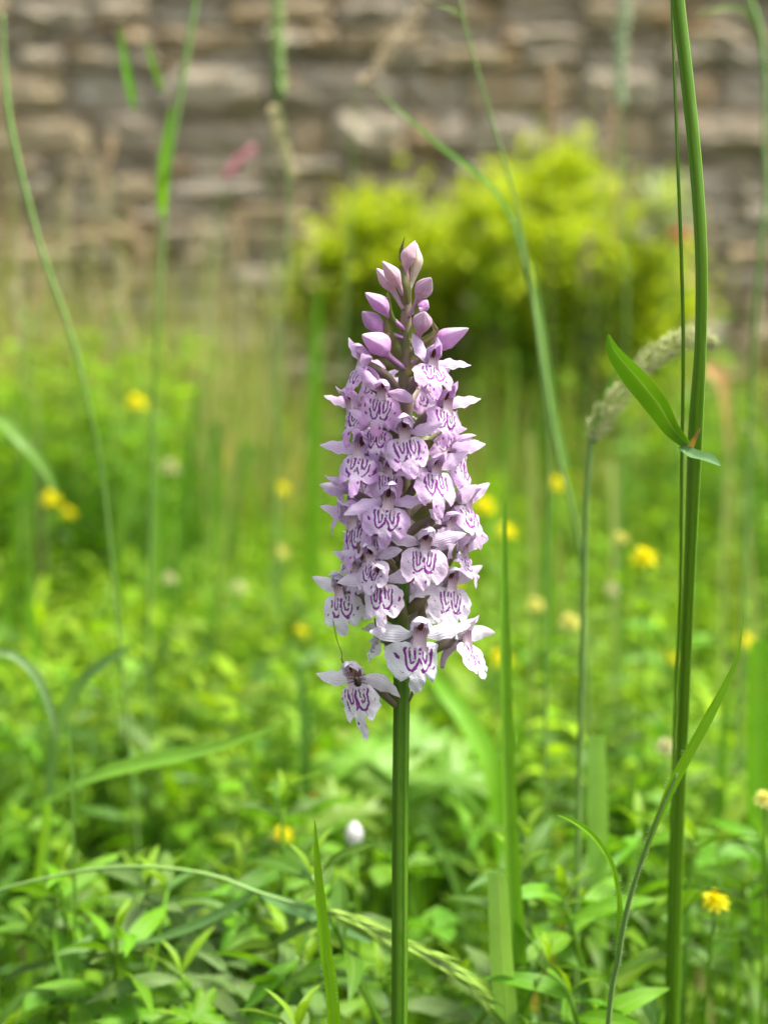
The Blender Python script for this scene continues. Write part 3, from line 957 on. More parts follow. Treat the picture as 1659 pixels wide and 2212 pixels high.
# tall stout stalk at the right
tp = [(1448, -150, .292), (1463, 0, .294), (1484, 180, .296), (1503, 370, .298), (1514, 560, .300), (1512, 750, .304), (1501, 940, .310), (1490, 1200, .322), (1477, 1500, .338), (1465, 1800, .356)]
g = empty('tall_stalk', foot(tp))
tag(g, 'tall stout green stalk with one lance-shaped leaf and a small pale leaf at its joint', 'plant stalk')
stem_of(g, tp, [1.35, 1.35, 1.3, 1.28, 1.24, 1.22, 1.62, 1.30, 1.4, 1.45], ridges=4, n=16)
blade('leaf', None, [(1313, 722, .300), (1330, 762, .301), (1372, 812, .303), (1420, 872, .305), (1452, 925, .307), (1492, 968, .308)],
      [.2, 1.7, 2.7, 2.7, 1.9, .8], (0.07, 0.215, 0.004), face=(-.55, -.9, -.35), fold=.35, parent=g, tail=False, cols=6, mat='leaf')
blade('leaf', None, [(1556, 1006, .298), (1530, 992, .300), (1500, 985, .304), (1470, 965, .308)], [.1, 1.3, 1.5, .9], (0.15, 0.30, 0.13), face=(0, -.8, .6), fold=.4, parent=g, tail=False, cols=6, mat='leaf')
blade('sheath', None, [(1512, 925, .306), (1500, 945, .306), (1490, 965, .307)], [.1, .5, .8], (0.30, 0.18, 0.06), parent=g, tail=False)
sp = [(1446, -150, .296), (1452, 60, .298), (1463, 350, .300), (1471, 560, .304), (1475, 760, .31), (1472, 1000, .32), (1468, 1300, .335), (1455, 1600, .352)]
g = empty('thin_stalk', foot(sp))
tag(g, 'very thin pale green grass stem close beside the tall stout stalk', 'grass stem')
stem_of(g, sp, [.28, .3, .38, .42, .42, .40, .42, .45], n=6)

# blades around the orchid
blade('grass_blade', 'long folded grass blade with blue-green edge standing right of the orchid stem',
      [(1090, 1078, .362), (1087, 1200, .362), (1088, 1400, .362), (1095, 1700, .364), (1106, 1950, .367), (1126, 2240, .372)], [.15, 1.0, 1.5, 2.0, 2.3, 2.5], (0.14, 0.34, 0.02), fold=.55, face=(.45, -1, .1))
blade('cut_blade', 'broad pale green blade with mown end tucked beside the folded blade',
      [(1074, 1885, .352), (1078, 1960, .352), (1084, 2080, .353), (1095, 2240, .355)], [2.3, 2.6, 2.9, 3.0], (0.28, 0.52, 0.11), face=(-.3, -1, .35), fold=.15)
blade('cut_blade', 'pale green blade with square mown tip standing between the hairy grass and folded blade',
      [(1286, 1588, .43), (1290, 1720, .43), (1291, 1880, .43), (1294, 2040, .432), (1300, 2150, .435)], [2.6, 3.1, 3.0, 2.2, 1.6], (0.28, 0.54, 0.11), face=(-.2, -1, .3), fold=.12)
blade('grass_blade', 'wide bright green blade at the edge of the turf beyond the hairy grass',
      [(1640, 1385, .50), (1638, 1500, .50), (1637, 1680, .50), (1640, 1900, .50)], [3.5, 4.6, 4.8, 4.6], (0.13, 0.36, 0.008), face=(.3, -1, 0), fold=.12)
blade('grass_blade', 'broad bright blade slanting down behind the lowest white orchid flowers',
      [(900, 1400, .55), (950, 1480, .55), (1010, 1560, .545), (1060, 1660, .54), (1085, 1800, .54)], [.5, 3.2, 4.0, 4.2, 4.0], (0.15, 0.38, 0.01), face=(.3, -1, .5))
blade('fallen_blade', 'long arched blade lying level over the herbs, its tip towards the orchid',
      [(638, 1553, .40), (560, 1583, .402), (480, 1612, .405), (400, 1632, .41), (300, 1652, .415), (200, 1680, .42), (120, 1720, .43), (100, 1790, .44)], [.1, .9, 1.7, 2.6, 2.6, 2.2, 1.8, 1.6], (0.16, 0.36, 0.03), face=(0.1, -.7, .7), fold=.3)
blade('grass_blade', 'grey-green blade arching over and down at the edge of the lower herbs',
      [(122, 1600, .43), (118, 1560, .43), (90, 1480, .43), (50, 1430, .43), (0, 1412, .43), (-80, 1450, .44)], [.3, 1.2, 1.3, 1.3, 1.3, 1.3], (0.17, 0.31, 0.12), face=(.2, -1, .5))
blade('grass_blade', 'pale curved blade bending over below the yellow flowers of the far turf',
      [(125, 1070, .60), (90, 1000, .60), (40, 945, .60), (-20, 900, .61), (-120, 940, .62)], [.4, 2.2, 2.6, 2.4, 2.0], (0.2, 0.38, 0.07), face=(.2, -1, .4))
blade('grass_blade', 'blue-green blade leaning across the herbs under the white-flowered end of the orchid',
      [(290, 1393, .46), (235, 1425, .462), (175, 1475, .465), (130, 1560, .47), (110, 1680, .475)], [.2, 1.6, 2.0, 1.9, 1.8], (0.13, 0.28, 0.08), face=(.3, -.8, .6))
blade('grass_blade', 'thin upright stem rising from the broad herbs beside the fallen blade',
      [(150, 1560, .385), (158, 1700, .385), (160, 1850, .386), (163, 2000, .388), (165, 2240, .39)], [.35, .5, .5, .5, .5], (0.17, 0.36, 0.07))
for i, (pix, w, c) in enumerate([
        ([(1130, 1500, .62), (1120, 1600, .62), (1118, 1760, .62)], [.5, 2.0, 2.2], (0.16, 0.38, 0.01)),
        ([(1375, 1660, .56), (1368, 1750, .56), (1365, 1900, .56)], [.5, 1.5, 1.6], (0.14, 0.33, 0.02)),
        ([(640, 1420, .60), (655, 1520, .6), (660, 1700, .6)], [.4, 2.1, 2.3], (0.08, 0.22, 0.04)),
        ([(500, 1480, .52), (530, 1560, .52), (548, 1640, .52), (550, 1760, .52)], [.3, 1.5, 1.6, 1.5], (0.17, 0.36, 0.03)),
        ([(690, 1490, .7), (670, 1600, .7), (650, 1750, .7)], [.4, 2.6, 2.8], (0.08, 0.24, 0.05)),
        ([(1510, 1800, .45), (1490, 1900, .45), (1480, 2050, .45)], [.3, 1.0, 1.2], (0.12, 0.3, 0.05)),
        ([(1550, 1850, .43), (1575, 1950, .43), (1590, 2100, .43)], [.2, .6, .7], (0.13, 0.31, 0.02)),
        ([(905, 1760, .5), (960, 1850, .5), (1000, 1960, .5), (1010, 2100, .5)], [.3, 1.2, 1.5, 1.5], (0.15, 0.33, 0.06)),
        ([(470, 1360, .75), (420, 1470, .75), (400, 1640, .75)], [.4, 2.4, 2.4], (0.09, 0.24, 0.05)),
        ([(845, 1100, 1.0), (840, 1250, 1.0), (838, 1400, 1.0)], [.5, 2.4, 2.4], (0.13, 0.33, 0.01)),
        ([(1190, 1060, .85), (1188, 1250, .85), (1180, 1500, .85)], [.5, 2.6, 3.0], (0.12, 0.33, 0.01)),
        ([(690, 620, 1.2), (682, 800, 1.2), (678, 1000, 1.2)], [1.0, 6, 6], (0.12, 0.33, 0.01)),
        ([(1575, 1450, .6), (1560, 1600, .6), (1555, 1750, .6)], [.5, 2.0, 2.2], (0.14, 0.34, 0.02)),
        ([(60, 1250, .7), (80, 1400, .7), (85, 1600, .7)], [.5, 2.4, 2.6], (0.12, 0.33, 0.01))]):
    b0 = at(*pix[-1])
    blade('grass_blade', f'plain green grass blade rising {where(b0.x, b0.y)}', pix, w, c, face=(rng.uniform(-.6, .6), -1, .2), group='grass blades rising from the turf')

# taller blades farther off in the turf
mr = random.Random(91)
for i in range(30):
    px = mr.choice((mr.uniform(0, 640), mr.uniform(0, 640), mr.uniform(1080, 1659)))
    y = mr.uniform(.75, 1.5)
    py = mr.uniform(760, 1020)
    dx, w = mr.uniform(-90, 90), mr.uniform(1.6, 3.4) * y
    c = mr.choice([(0.13, 0.34, 0.008), (0.17, 0.38, 0.012), (0.22, 0.40, 0.06), (0.10, 0.27, 0.02), (0.34, 0.40, 0.12)])
    if mr.random() < .35:
        pix = [(px + dx * 1.5, py + 130, y), (px + dx, py + 30, y), (px + dx * .55, py + 10, y), (px + dx * .2, py + 90, y), (px, py + 300, y), (px, py + 480, y)]
        ws = [.2, w * .6, w, w, w * .8, w * .7]
    else:
        pix = [(px + dx, py, y), (px + dx * .6, py + 110, y), (px + dx * .2, py + 260, y), (px, py + 450, y)]
        ws = [.2, w * .8, w, w * .8]
    blade('grass_blade', 'tall grass blade standing in the soft-focus turf between the herbs and the wall', pix, ws, c, face=(mr.uniform(-.7, .7), -1, .3), group='tall blades in the farther turf')

# arching stems with blades
def wispy(name, label, pix, rad, leaves=(), head=None, cat='grass stem', group=None):
    g = empty(name, foot(pix))
    tag(g, label, cat, group)
    stem_of(g, pix, rad, 'pale_stalk', n=6)
    for (lp, lw, lc) in leaves:
        blade('leaf', None, lp, lw, lc, parent=g, tail=False, face=(.3, -1, .3))
    if head:
        hp_, n_, r0, sl, sw, col, spread, seed = head
        P = cr([at(*p) - g.location for p in hp_], 24)
        seed_head(MB(), P[::-1] if False else P, r0, n_, sl, sw, seed, spread).build('seed_head', M['tinted'], g, col)
    return g

wispy('arching_grass', 'grass stem with soft pale seed head arching towards the tall stalk',
      [(1278, 940, 0.407), (1268, 1050, 0.407), (1262, 1200, 0.408), (1258, 1400, 0.410), (1250, 1700, 0.415)], [.85, .9, .95, .95, .9],
      [([(1338, 786, 0.405), (1312, 840, 0.405), (1292, 890, 0.406), (1276, 960, 0.407)], [.1, .8, .95, .7], (0.12, 0.28, 0.04))],
      ([(1276, 960, 0.407), (1300, 905, 0.406), (1345, 845, 0.405), (1400, 782, 0.404), (1452, 745, 0.403), (1495, 732, 0.402), (1535, 742, 0.401)], 700, .0026, .0030, .00022, (0.50, 0.54, 0.25), .40, 8), 'seeding grass')
lp = [(0, 1925, .372), (110, 1895, .37), (200, 1878, .368), (300, 1872, .366), (400, 1880, .364), (480, 1897, .363), (552, 1925, .362), (640, 1952, .361), (720, 1975, .360), (850, 2030, .359)]
g = empty('bent_grass', Vector((at(0, 1925, .372).x - .03, .40, 0)))
tag(g, 'bent grass stem lying across the herbs with drooping feathery green seed head', 'seeding grass')
stem_of(g, lp[::-1] + [(-120, 1990, .38), (-260, 2300, .39)], [.3, .35, .4, .45, .5, .5, .5, .5, .45, .45, .5, .5], 'pale_stalk', n=6, tail=True)
P = cr([at(*p) - g.location for p in [(690, 1962, .360), (760, 1990, .360), (850, 2032, .359), (930, 2070, .358), (1000, 2115, .357), (1068, 2190, .356)]], 30)
seed_head(MB(), P, .0011, 95, .0105, .00042, 12, .13).build('seed_head', M['tinted'], g, (0.40, 0.62, 0.10))
mbh = MB(); rr = random.Random(9); TT = tangents(P)
for k in range(120):
    i = rr.randrange(2, 29); d = (TT[i] + Vector((rr.uniform(-.3, .3), rr.uniform(-.3, .3), rr.uniform(-.25, .3)))).normalized() * .008
    w_ = Vector((0, 0, .00005)); mbh.add([P[i] - w_, P[i] + w_, P[i] + d], [(0, 1, 2)])
tag(mbh.build('awns', M['hair'], g), kind='stuff')
blade('leaf', None, [(275, 2042, .372), (350, 2025, .37), (430, 1995, .367), (500, 1960, .364), (552, 1926, .362)], [.25, .9, 1.3, 1.2, .5], (0.15, 0.31, 0.10), parent=g, tail=False, face=(.1, -.8, .6))
blade('leaf', None, [(800, 2035, .375), (700, 1985, .370), (620, 1955, .366), (556, 1928, .362)], [.4, 1.9, 1.9, .5], (0.12, 0.27, 0.10), parent=g, tail=False, face=(.1, -.8, .5))

wispy('tall_grass', 'arching grass with a long blade curving across the golden shrub',
      [(1105, 470, .50), (1135, 580, .50), (1160, 700, .50), (1180, 840, .50), (1205, 980, .50), (1245, 1150, .50), (1262, 1350, .51)], [.5, .7, .9, .9, .8, .8, .8],
      [([(815, 195, .49), (870, 245, .49), (950, 315, .495), (1030, 375, .50), (1085, 435, .50), (1120, 510, .50), (1140, 600, .50)], [.1, .5, .8, .95, 1.0, 1.1, .8], (0.13, 0.32, 0.04)),
       ([(1150, 560, .51), (1170, 700, .51), (1195, 880, .51), (1225, 1010, .51)], [.2, 1.1, 1.4, 1.0], (0.16, 0.33, 0.06))])
wispy('tall_grass', 'thin grass stem with a short tip leaf slanting past the shrub top',
      [(985, -60, .46), (1000, 40, .46), (1030, 150, .46), (1065, 270, .46), (1098, 380, .46), (1128, 510, .46), (1150, 650, .46), (1168, 800, .46), (1182, 1000, .47), (1180, 1350, .48)],
      [.45, .45, .4, .4, .4, .4, .5, .5, .6, .6], [([(940, 12, .46), (968, 18, .46), (996, 36, .46)], [.1, .5, .4], (0.3, 0.42, 0.12))])
wispy('tall_grass', 'leaning blue-green grass stem in front of the lichen-spotted part of the wall',
      [(8, 30, .50), (14, 200, .50), (34, 320, .50), (66, 450, .50), (100, 570, .50), (150, 710, .50), (188, 860, .50), (230, 1100, .51)], [.3, 1.0, .9, .8, .8, .7, .6, .6])
wispy('tall_grass', 'upright grass with bright narrow leaves against the wall stones',
      [(428, -30, .62), (405, 110, .62), (380, 260, .62), (362, 380, .62), (352, 520, .62), (342, 700, .62), (330, 950, .63)], [1.0, 1.2, 1.1, .9, .8, .8, .8],
      [([(372, 230, .61), (360, 320, .61), (352, 400, .61), (350, 470, .62)], [.4, 2.2, 2.6, .9], (0.17, 0.42, 0.01)),
       ([(260, 60, .61), (272, 140, .61), (284, 200, .61), (290, 238, .61)], [.3, 1.6, 1.9, .6], (0.13, 0.36, 0.01)),
       ([(318, 90, .61), (335, 150, .61), (348, 195, .615)], [.3, 1.3, 1.0], (0.15, 0.36, 0.02))])
wispy('seeding_grass', 'grass stem with plump green spike over a nodding straw-coloured tuft',
      [(598, 60, .72), (602, 220, .72), (618, 330, .72), (622, 450, .72), (612, 620, .72), (600, 900, .73)], [.6, .5, .6, .6, .7, .7], (),
      ([(606, 220, .72), (602, 120, .72), (598, -20, .72), (596, -80, .72)], 260, .0026, .0055, .0007, (0.28, 0.42, 0.13), .25, 31), 'seeding grass')
wispy('seeding_grass', 'pale straw seed tuft hanging in front of a broad wall stone',
      [(592, 225, .73), (585, 400, .73), (590, 700, .74), (596, 950, .74)], [.3, .4, .5, .5], (),
      ([(588, 225, .73), (598, 270, .73), (612, 320, .73), (634, 376, .73)], 160, .0024, .0045, .0006, (0.62, 0.54, 0.32), .3, 32), 'seeding grass')
wispy('seeding_grass', 'slanting tan seed spike crossing the upper wall stones',
      [(775, 190, .80), (760, 400, .80), (745, 700, .80), (740, 1000, .81)], [.4, .5, .6, .6], (),
      ([(775, 190, .80), (815, 140, .80), (860, 85, .80), (915, 0, .80), (930, -40, .80)], 200, .0028, .006, .0007, (0.60, 0.50, 0.33), .25, 33), 'seeding grass')
wispy('seeding_grass', 'pink-tipped grass spike leaning in front of the wall',
      [(485, 395, .95), (470, 520, .95), (455, 750, .95), (450, 1000, .96)], [.4, .5, .6, .6], (),
      ([(485, 395, .95), (500, 370, .95), (520, 345, .95), (540, 325, .95)], 110, .0022, .005, .0007, (0.58, 0.24, 0.30), .2, 34), 'seeding grass')
wispy('seeding_grass', 'pale whitish-green seed spike standing between the shrub and the tall stalk',
      [(1342, 60, .85), (1340, 250, .85), (1345, 420, .85), (1352, 700, .85), (1340, 1000, .86)], [.5, .7, .8, .8, .8], (),
      ([(1342, 240, .85), (1338, 140, .85), (1345, 40, .85), (1350, -60, .85)], 240, .0028, .006, .0008, (0.40, 0.50, 0.30), .28, 35), 'seeding grass')
wispy('tall_grass', 'green grass stem curving beyond the tall stout stalk',
      [(1600, -40, .60), (1638, 60, .60), (1652, 180, .60), (1650, 300, .60), (1655, 420, .60), (1640, 560, .60), (1620, 900, .61)], [1.4, 1.5, 1.2, 1.0, 1.3, 1.2, 1.0], [
      ([(1500, 40, .6), (1545, 20, .6), (1600, 20, .6), (1632, 60, .6)], [.2, .8, 1.2, .8], (.35, .45, .16))])

# brownish seed spikes in front of the wall and shrub: look-alikes
def spike_proto(seed, h, col, n=150):
    g = empty('seeding_grass')
    r = random.Random(seed)
    lx = r.uniform(-.08, .08)
    path = cr([(0, 0, -.004), (lx * .2, .0, h * .4), (lx * .6, 0, h * .8), (lx, 0, h)], 14)
    tube(MB(), path, [.0010 - .00004 * i for i in range(14)], 5).build('stem', M['tinted'], g, (0.28, 0.33, 0.12))
    seed_head(MB(), path[10:], .0032, n, .006, .0007, seed, .3).build('seed_head', M['tinted'], g, col)
    return g
protos = [spike_proto(51, .50, (0.50, 0.36, 0.22)), spike_proto(52, .56, (0.55, 0.45, 0.28)), spike_proto(53, .46, (0.45, 0.42, 0.22))]
spike_spots = [(100, 80, 1.05, 0), (1195, 175, 1.3, 0), (1255, 175, 1.25, 0), (15, 300, 1.3, 1), (140, 290, 1.5, 0), (170, 420, 1.4, 2), (300, 480, 1.6, 1),
               (520, 420, 1.8, 1), (430, 520, 1.7, 2), (40, 480, 1.2, 1), (230, 560, 1.3, 2), (560, 560, 2.0, 2), (1600, 420, 1.6, 1), (1560, 560, 1.5, 2),
               (1500, 620, 1.8, 1), (330, 330, 1.9, 1), (470, 470, 2.1, 0), (250, 380, 2.0, 2), (610, 480, 2.2, 1), (370, 450, 1.5, 0), (190, 520, 1.7, 1), (120, 540, 1.9, 2), (560, 640, 1.7, 1), (620, 620, 1.4, 2), (450, 600, 1.5, 0), (300, 620, 1.8, 1), (20, 600, 1.6, 0), (1300, 430, 2.0, 0), (1220, 520, 1.7, 1), (1630, 650, 1.2, 2), (660, 520, 2.0, 1), (80, 620, 1.0, 2), (390, 640, 1.3, 1), (500, 640, 1.1, 2)]
for i, (px, py, y, k) in enumerate(spike_spots):
    g = protos[k] if not any(s[3] == k for s in spike_spots[:i]) else copy_tree(protos[k])
    top = at(px, py, y)
    s = top.z / (.50, .56, .46)[k]
    g.location = (top.x, y, 0)
    g.scale = (s, s, s)
    g.rotation_euler = (0, 0, rng.uniform(0, 6.28))
    tag(g, ('thin grass with reddish-brown seed spike standing before the wall', 'thin grass with straw-coloured seed spike standing before the wall', 'thin grass with greenish seed spike standing before the wall')[k],
        'seeding grass', ('reddish-brown grass spikes before the wall', 'straw-coloured grass spikes before the wall', 'greenish grass spikes before the wall')[k])

# ------------------------------------------------------------------ yellow flowers of the turf
def yellow_proto(seed, h):
    r = random.Random(seed)
    g = empty('yellow_flower')
    lx, ly = r.uniform(-.012, .012), r.uniform(-.012, .012)
    path = cr([(0, 0, -.004), (lx * .3, ly * .3, h * .5), (lx, ly, h)], 9)
    tube(MB(), path, [.0008] * 9, 6).build('stem', M['stalk'], g)
    mb = MB()
    top = path[-1]
    for k in range(46):
        f = k / 46
        el = -0.5 + 2.0 * f; a = k * 2.399
        d = Vector((math.cos(a) * math.cos(el), math.sin(a) * math.cos(el), math.sin(el)))
        b = top + Vector((0, 0, .001)) + d * .0012
        L = .0042 * r.uniform(.85, 1.2)
        pts = [b, b + d * L * .5 + Vector((0, 0, .0004)), b + d * L + Vector((0, 0, -.0004))]
        ribbon(mb, pts, [.0004, .0010, .0006], d.cross(Vector((-d.y, d.x, .01))).normalized(), .4, 2)
    mb.build('flower_head', M['yellow'], g, (0.9, 0.74, 0.01))
    for j in range(3):
        p = path[3 + 2 * j]
        st = place_leaf(broad[j % 3], g, p, r.uniform(0, 6.28), r.uniform(.2, .7), .8, MIX[(seed + j) % 6])
    return g
yp = [yellow_proto(61, .2), yellow_proto(62, .2), yellow_proto(63, .2)]
YEL, PALE, CREAM = (0.86, 0.78, 0.006), (0.76, 0.72, 0.2), (0.62, 0.6, 0.34)
ys = [(295, 878, 1.0, YEL, 1.25), (78, 1083, 1.0, YEL, 1.1), (155, 1112, 1.1, YEL, .8), (1045, 1103, .8, YEL, 1.1), (1165, 1050, .95, YEL, .9), (1096, 1155, .72, YEL, .85),
      (1392, 1215, .62, YEL, .95), (580, 1060, 1.2, YEL, 1.0), (1160, 1312, .78, PALE, .8), (1232, 1352, .62, PALE, .75), (1405, 1423, .75, YEL, .75), (610, 1198, .95, PALE, .9),
      (648, 1372, .85, YEL, .8), (1035, 1425, .75, YEL, .9), (618, 1803, .50, YEL, .55), (686, 1732, .55, (0.75, .38, .01), .55), (1480, 1942, .40, YEL, .60), (1652, 1730, .39, PALE, .5),
      (1440, 1622, .50, CREAM, .60), (1562, 1387, .85, YEL, .9), (375, 1015, 1.1, CREAM, 1.1), (365, 1255, .85, CREAM, .7), (490, 1270, .9, CREAM, .7), (985, 1265, 1.0, YEL, .8),
      (1340, 1168, .7, PALE, .6), (1290, 1275, .8, CREAM, .6), (830, 1065, 1.3, YEL, .8)]
ytext = ['high before the foot of the wall, above the other yellow flowers', 'near the bending pale blade, larger of a pair', 'near the bending pale blade, smaller of a pair',
         'close beside the right-hand orchid flowers, the larger', 'in the far turf between orchid and seeding grass', 'behind the tip of the folded blade', 'between arching seed head and tall stout stalk', 'in the far turf across the orchid from the tall stalk',
         'behind the folded blade, below its brighter neighbour', 'beside the stem of the arching seed head', 'low beside the tall stout stalk', 'in open turf left of the lower orchid spike', 'dim in the turf by the lowest orchid flowers', 'just behind the white orchid flowers',
         'low beside the white daisy bud', 'above the white daisy bud', 'low in the herbs beyond the slender hairy grass', 'next to the wide bright blade', 'touching the tall stout stalk low down', 'beyond the slanting tip of the hairy grass',
         'in the far weeds under the high yellow flower', 'in the mid turf, one of a cream pair, the larger', 'in the mid turf, one of a cream pair, the smaller', 'peeping from behind the orchid spike', 'on the leafy stem above the bright head by the stalk', 'just below that leafy stem by the stalk', 'small against the wall foot behind the orchid']
for i, (px, py, y, col, s) in enumerate(ys):
    g = yp[i] if i < 3 else copy_tree(yp[i % 3])
    top = at(px, py, y)
    zs = max(top.z, .05) / .2
    hx = [c for c in g.children if c.name.startswith('flower_head')][0]
    hx.color = (*col, 1)
    g.location = (top.x, y, 0)
    s *= 1.12
    g.scale = (s, s, zs)
    # keep the head round: undo the height scale on it about its own seat
    hx.scale = (1, 1, s / zs)
    hx.location = (0, 0, .2 * (1 - s / zs))
    nm = {YEL: 'bright yellow', PALE: 'faded pale yellow', CREAM: 'withered cream'}.get(col, 'orange-yellow')
    tag(g, f'{nm} flower head {ytext[i]}', 'flower', f'{nm} flower heads in the turf')

# white bud low behind the orchid, red flower and pale tuft by the wall, dry leaf
wb = at(765, 1805, .44)
g = empty('white_flower', (wb.x, .44, 0))
tag(g, 'small white oval daisy bud low behind the orchid stem', 'flower')
tube(MB(), cr([(0, 0, -.004), (0.002, 0, wb.z * .5), (0, 0, wb.z - .004)], 8), [.0007] * 8, 6).build('stem', M['stalk'], g)
mb = MB()
for k in range(12):
    a = k * math.pi / 6
    pts = [Vector((0, 0, wb.z - .005)), Vector((math.cos(a) * .0023, math.sin(a) * .0023, wb.z - .001)), Vector((math.cos(a) * .0020, math.sin(a) * .0020, wb.z + .002)), Vector((math.cos(a) * .0004, math.sin(a) * .0004, wb.z + .0045))]
    P, W = cr(pts, 7, [.0006, .0011, .0011, .0003])
    ribbon(mb, P, W, (math.cos(a), math.sin(a), .1), .1, 2)
mb.build('petals', M['tinted'], g, (0.78, 0.78, 0.78))
rp = at(1465, 515, 2.7)
g = empty('red_flower', (rp.x, 2.7, 0))
tag(g, 'red flower head beside the golden shrub in front of the wall', 'flower')
tube(MB(), cr([(0, 0, -.004), (.01, 0, rp.z * .5), (0, 0, rp.z - .01)], 8), [.003] * 8, 6).build('stem', M['stalk'], g)
mb = MB()
for k in range(18):
    a = k * 2.4; e = -.3 + k / 12
    d = Vector((math.cos(a) * math.cos(e), math.sin(a) * math.cos(e), math.sin(e)))
    b = Vector((0, 0, rp.z))
    ribbon(mb, [b, b + d * .012, b + d * .021], [.003, .007, .003], d.cross(Vector((-d.y, d.x, .01))), .2, 2)
mb.build('petals', M['tinted'], g, (0.55, 0.03, 0.05))
pp = at(1440, 430, 2.85)
g = empty('pale_bush', (pp.x, 2.85, 0))
tag(g, 'pale whitish-green leafy tuft rising between golden shrub and wall', 'plant')
nn = 260
ctr = np.array([0, 0, pp.z - .02]); dv = norm(nrng.normal(0, 1, (nn, 3)))
o = mass_object('leaves', *strips(ctr + dv * nrng.uniform(0, .055, (nn, 1)) * np.array([1, 1, 1.4]), dv + np.array([0, 0, .6]), nrng.uniform(.02, .04, nn), np.full(nn, .005), np.tile([0, -.3, 1.], (nn, 1)), np.full(nn, .2), np.tile([.42, .5, .27], (nn, 1)) * nrng.uniform(.8, 1.2, (nn, 1)), 3), M['mass'])
o.parent = g; tag(o, kind='stuff')
tube(MB(), [(0, 0, -.004), (0, 0, pp.z * .5), (0, 0, pp.z)], [.006, .005, .003], 6).build('stem', M['stalk'], g)
blade('dry_leaf', 'dry orange-brown curled leaf hanging beyond the tall stalk',
      [(1520, 790, .9), (1545, 805, .9), (1560, 830, .9), (1575, 1000, .9)], [3, 6, 4, .5], (0.55, 0.33, 0.12), cat='dead leaf', mat='tinted')

# ------------------------------------------------------------------ the orchid
OY = 0.305
MMPX = OY / (FPX / 0.8295) * 1000      # millimetres per pixel of the 2000 px wide photograph
def fp(x, y, Y=OY): return at(x * 0.8295, y * 0.8295, Y)
axis_pts = [fp(1062, 690), fp(1060, 760), fp(1057, 850), fp(1056, 950), fp(1054, 1120), fp(1051, 1300), fp(1048, 1480), fp(1044, 1640), fp(1046, 1800), fp(1044, 1960), fp(1042, 2200), fp(1041, 2500), fp(1040, 2700)]
base = Vector((axis_pts[-1].x - .0005, OY, 0))
orchid = empty('spotted_orchid', base)
tag(orchid, 'pink and white spotted orchid in bloom on a single upright green stem', 'orchid')
P = cr(axis_pts[:8], 30)
rad = [0.0006 + 0.0009 * min(1, i / 14) for i in range(30)]
tube(MB(), [p - base for p in P], rad, 12, 0, 5, .07).build('flower_axis', M['rachis'], orchid)
P = cr(axis_pts[6:] + [Vector((base.x, OY, .09)), Vector((base.x, OY, -.004))], 34)
rad = [0.00155 + 0.00018 * min(1, i / 8) for i in range(34)]
tube(MB(), [p - base for p in P], rad, 18, 0, 6, .05).build('stem', M['stem'], orchid)
# basal leaves low on the stem
for k, (a, zz, L) in enumerate([(0.3, .055, .085), (2.5, .075, .07), (4.3, .035, .10)]):
    me = leaf_shape(L, .008, .5, 70 + k, 6, 12, .5, .4, .03).mesh('leaf', M['leaf'])
    place_leaf(me, orchid, (0, 0, zz), a, .75, 1, (0.08, .2, .02))

def axis_at(z):
    for a, b in zip(axis_pts[:-1], axis_pts[1:]):
        if b.z <= z <= a.z:
            return b.lerp(a, (z - b.z) / (a.z - b.z))
    return axis_pts[0] if z > axis_pts[0].z else axis_pts[-1]

OUT = [(0.0, 0.15), (0.9, 0.2), (2.0, 0.5), (3.4, 0.35), (4.6, -0.5), (5.3, -2.0), (5.35, -3.8), (4.8, -5.2), (3.9, -6.2), (3.1, -6.55), (2.45, -6.05), (1.85, -5.4), (1.8, -6.2), (1.65, -7.2), (1.2, -8.1), (0.5, -8.55), (0, -8.6)]
def lip_mesh(seed, side=1.0, mid=1.0, midw=1.0, fold=1.0):
    r = random.Random(seed)
    half = []
    for x, z in OUT:
        if x <= 1.85 and z < -5.3: x, z = x * midw, -5.4 + (z + 5.4) * mid
        half.append(Vector((x * side, z, 0)))
    smooth = cr(half, 34)
    out = [(p.x, p.y) for p in smooth] + [(-p.x, p.y) for p in smooth[-2:0:-1]]
    out = [(x * (1 + r.uniform(-.055, .04)), z * (1 + r.uniform(-.035, .03))) for x, z in out]
    asym = r.uniform(-.06, .06)
    c0 = (0.0, -3.0)
    rings = [0.16, .34, .52, .68, .82, .93, 1.0]
    ph = [r.uniform(0, 6.28) for _ in range(4)]
    fl, fr = r.uniform(.6, 1.5) * fold, r.uniform(.6, 1.5) * fold
    def pos(x, z):
        ff = fl if x < 0 else fr
        y = -0.9 - 0.30 * min(-z, 6) + 0.05 * ff * x * x - (0.012 * ff * abs(x) ** 3 if abs(x) < 3 else .324 * ff)
        if z < -5.2: y += 0.30 * (-5.2 - z) ** 1.3 * math.cos(ph[3]) * .5
        y += 0.28 * math.sin(1.5 * x + ph[0]) * min(1, abs(x) / 3) + 0.25 * math.sin(1.3 * z + ph[1]) * min(1, abs(x) / 3.5) + .18 * math.sin(2.8 * (x + z) + ph[2]) * min(1, (abs(x) + abs(z + 3)) / 5)
        y -= 0.35 * math.exp(-(x * x) / 0.8) * math.exp(-((z + 1) ** 2) / 5)
        return (x * (1 + asym * (1 if x > 0 else -1)), y, z)
    verts = [pos(*c0)]; uvs = [c0]; n = len(out); faces = []
    for q in rings:
        for (x, z) in out:
            xx, zz = c0[0] + (x - c0[0]) * q, c0[1] + (z - c0[1]) * q
            verts.append(pos(xx, zz)); uvs.append((xx, zz))
    for k in range(n): faces.append((0, 1 + (k + 1) % n, 1 + k))
    for i in range(len(rings) - 1):
        for k in range(n):
            k2 = (k + 1) % n; b = 1 + i * n
            faces.append((b + k, b + k2, b + n + k2, b + n + k))
    return MB().add([tuple(c * .001 for c in v) for v in verts], faces, uvs).mesh('lip', M['lip'])
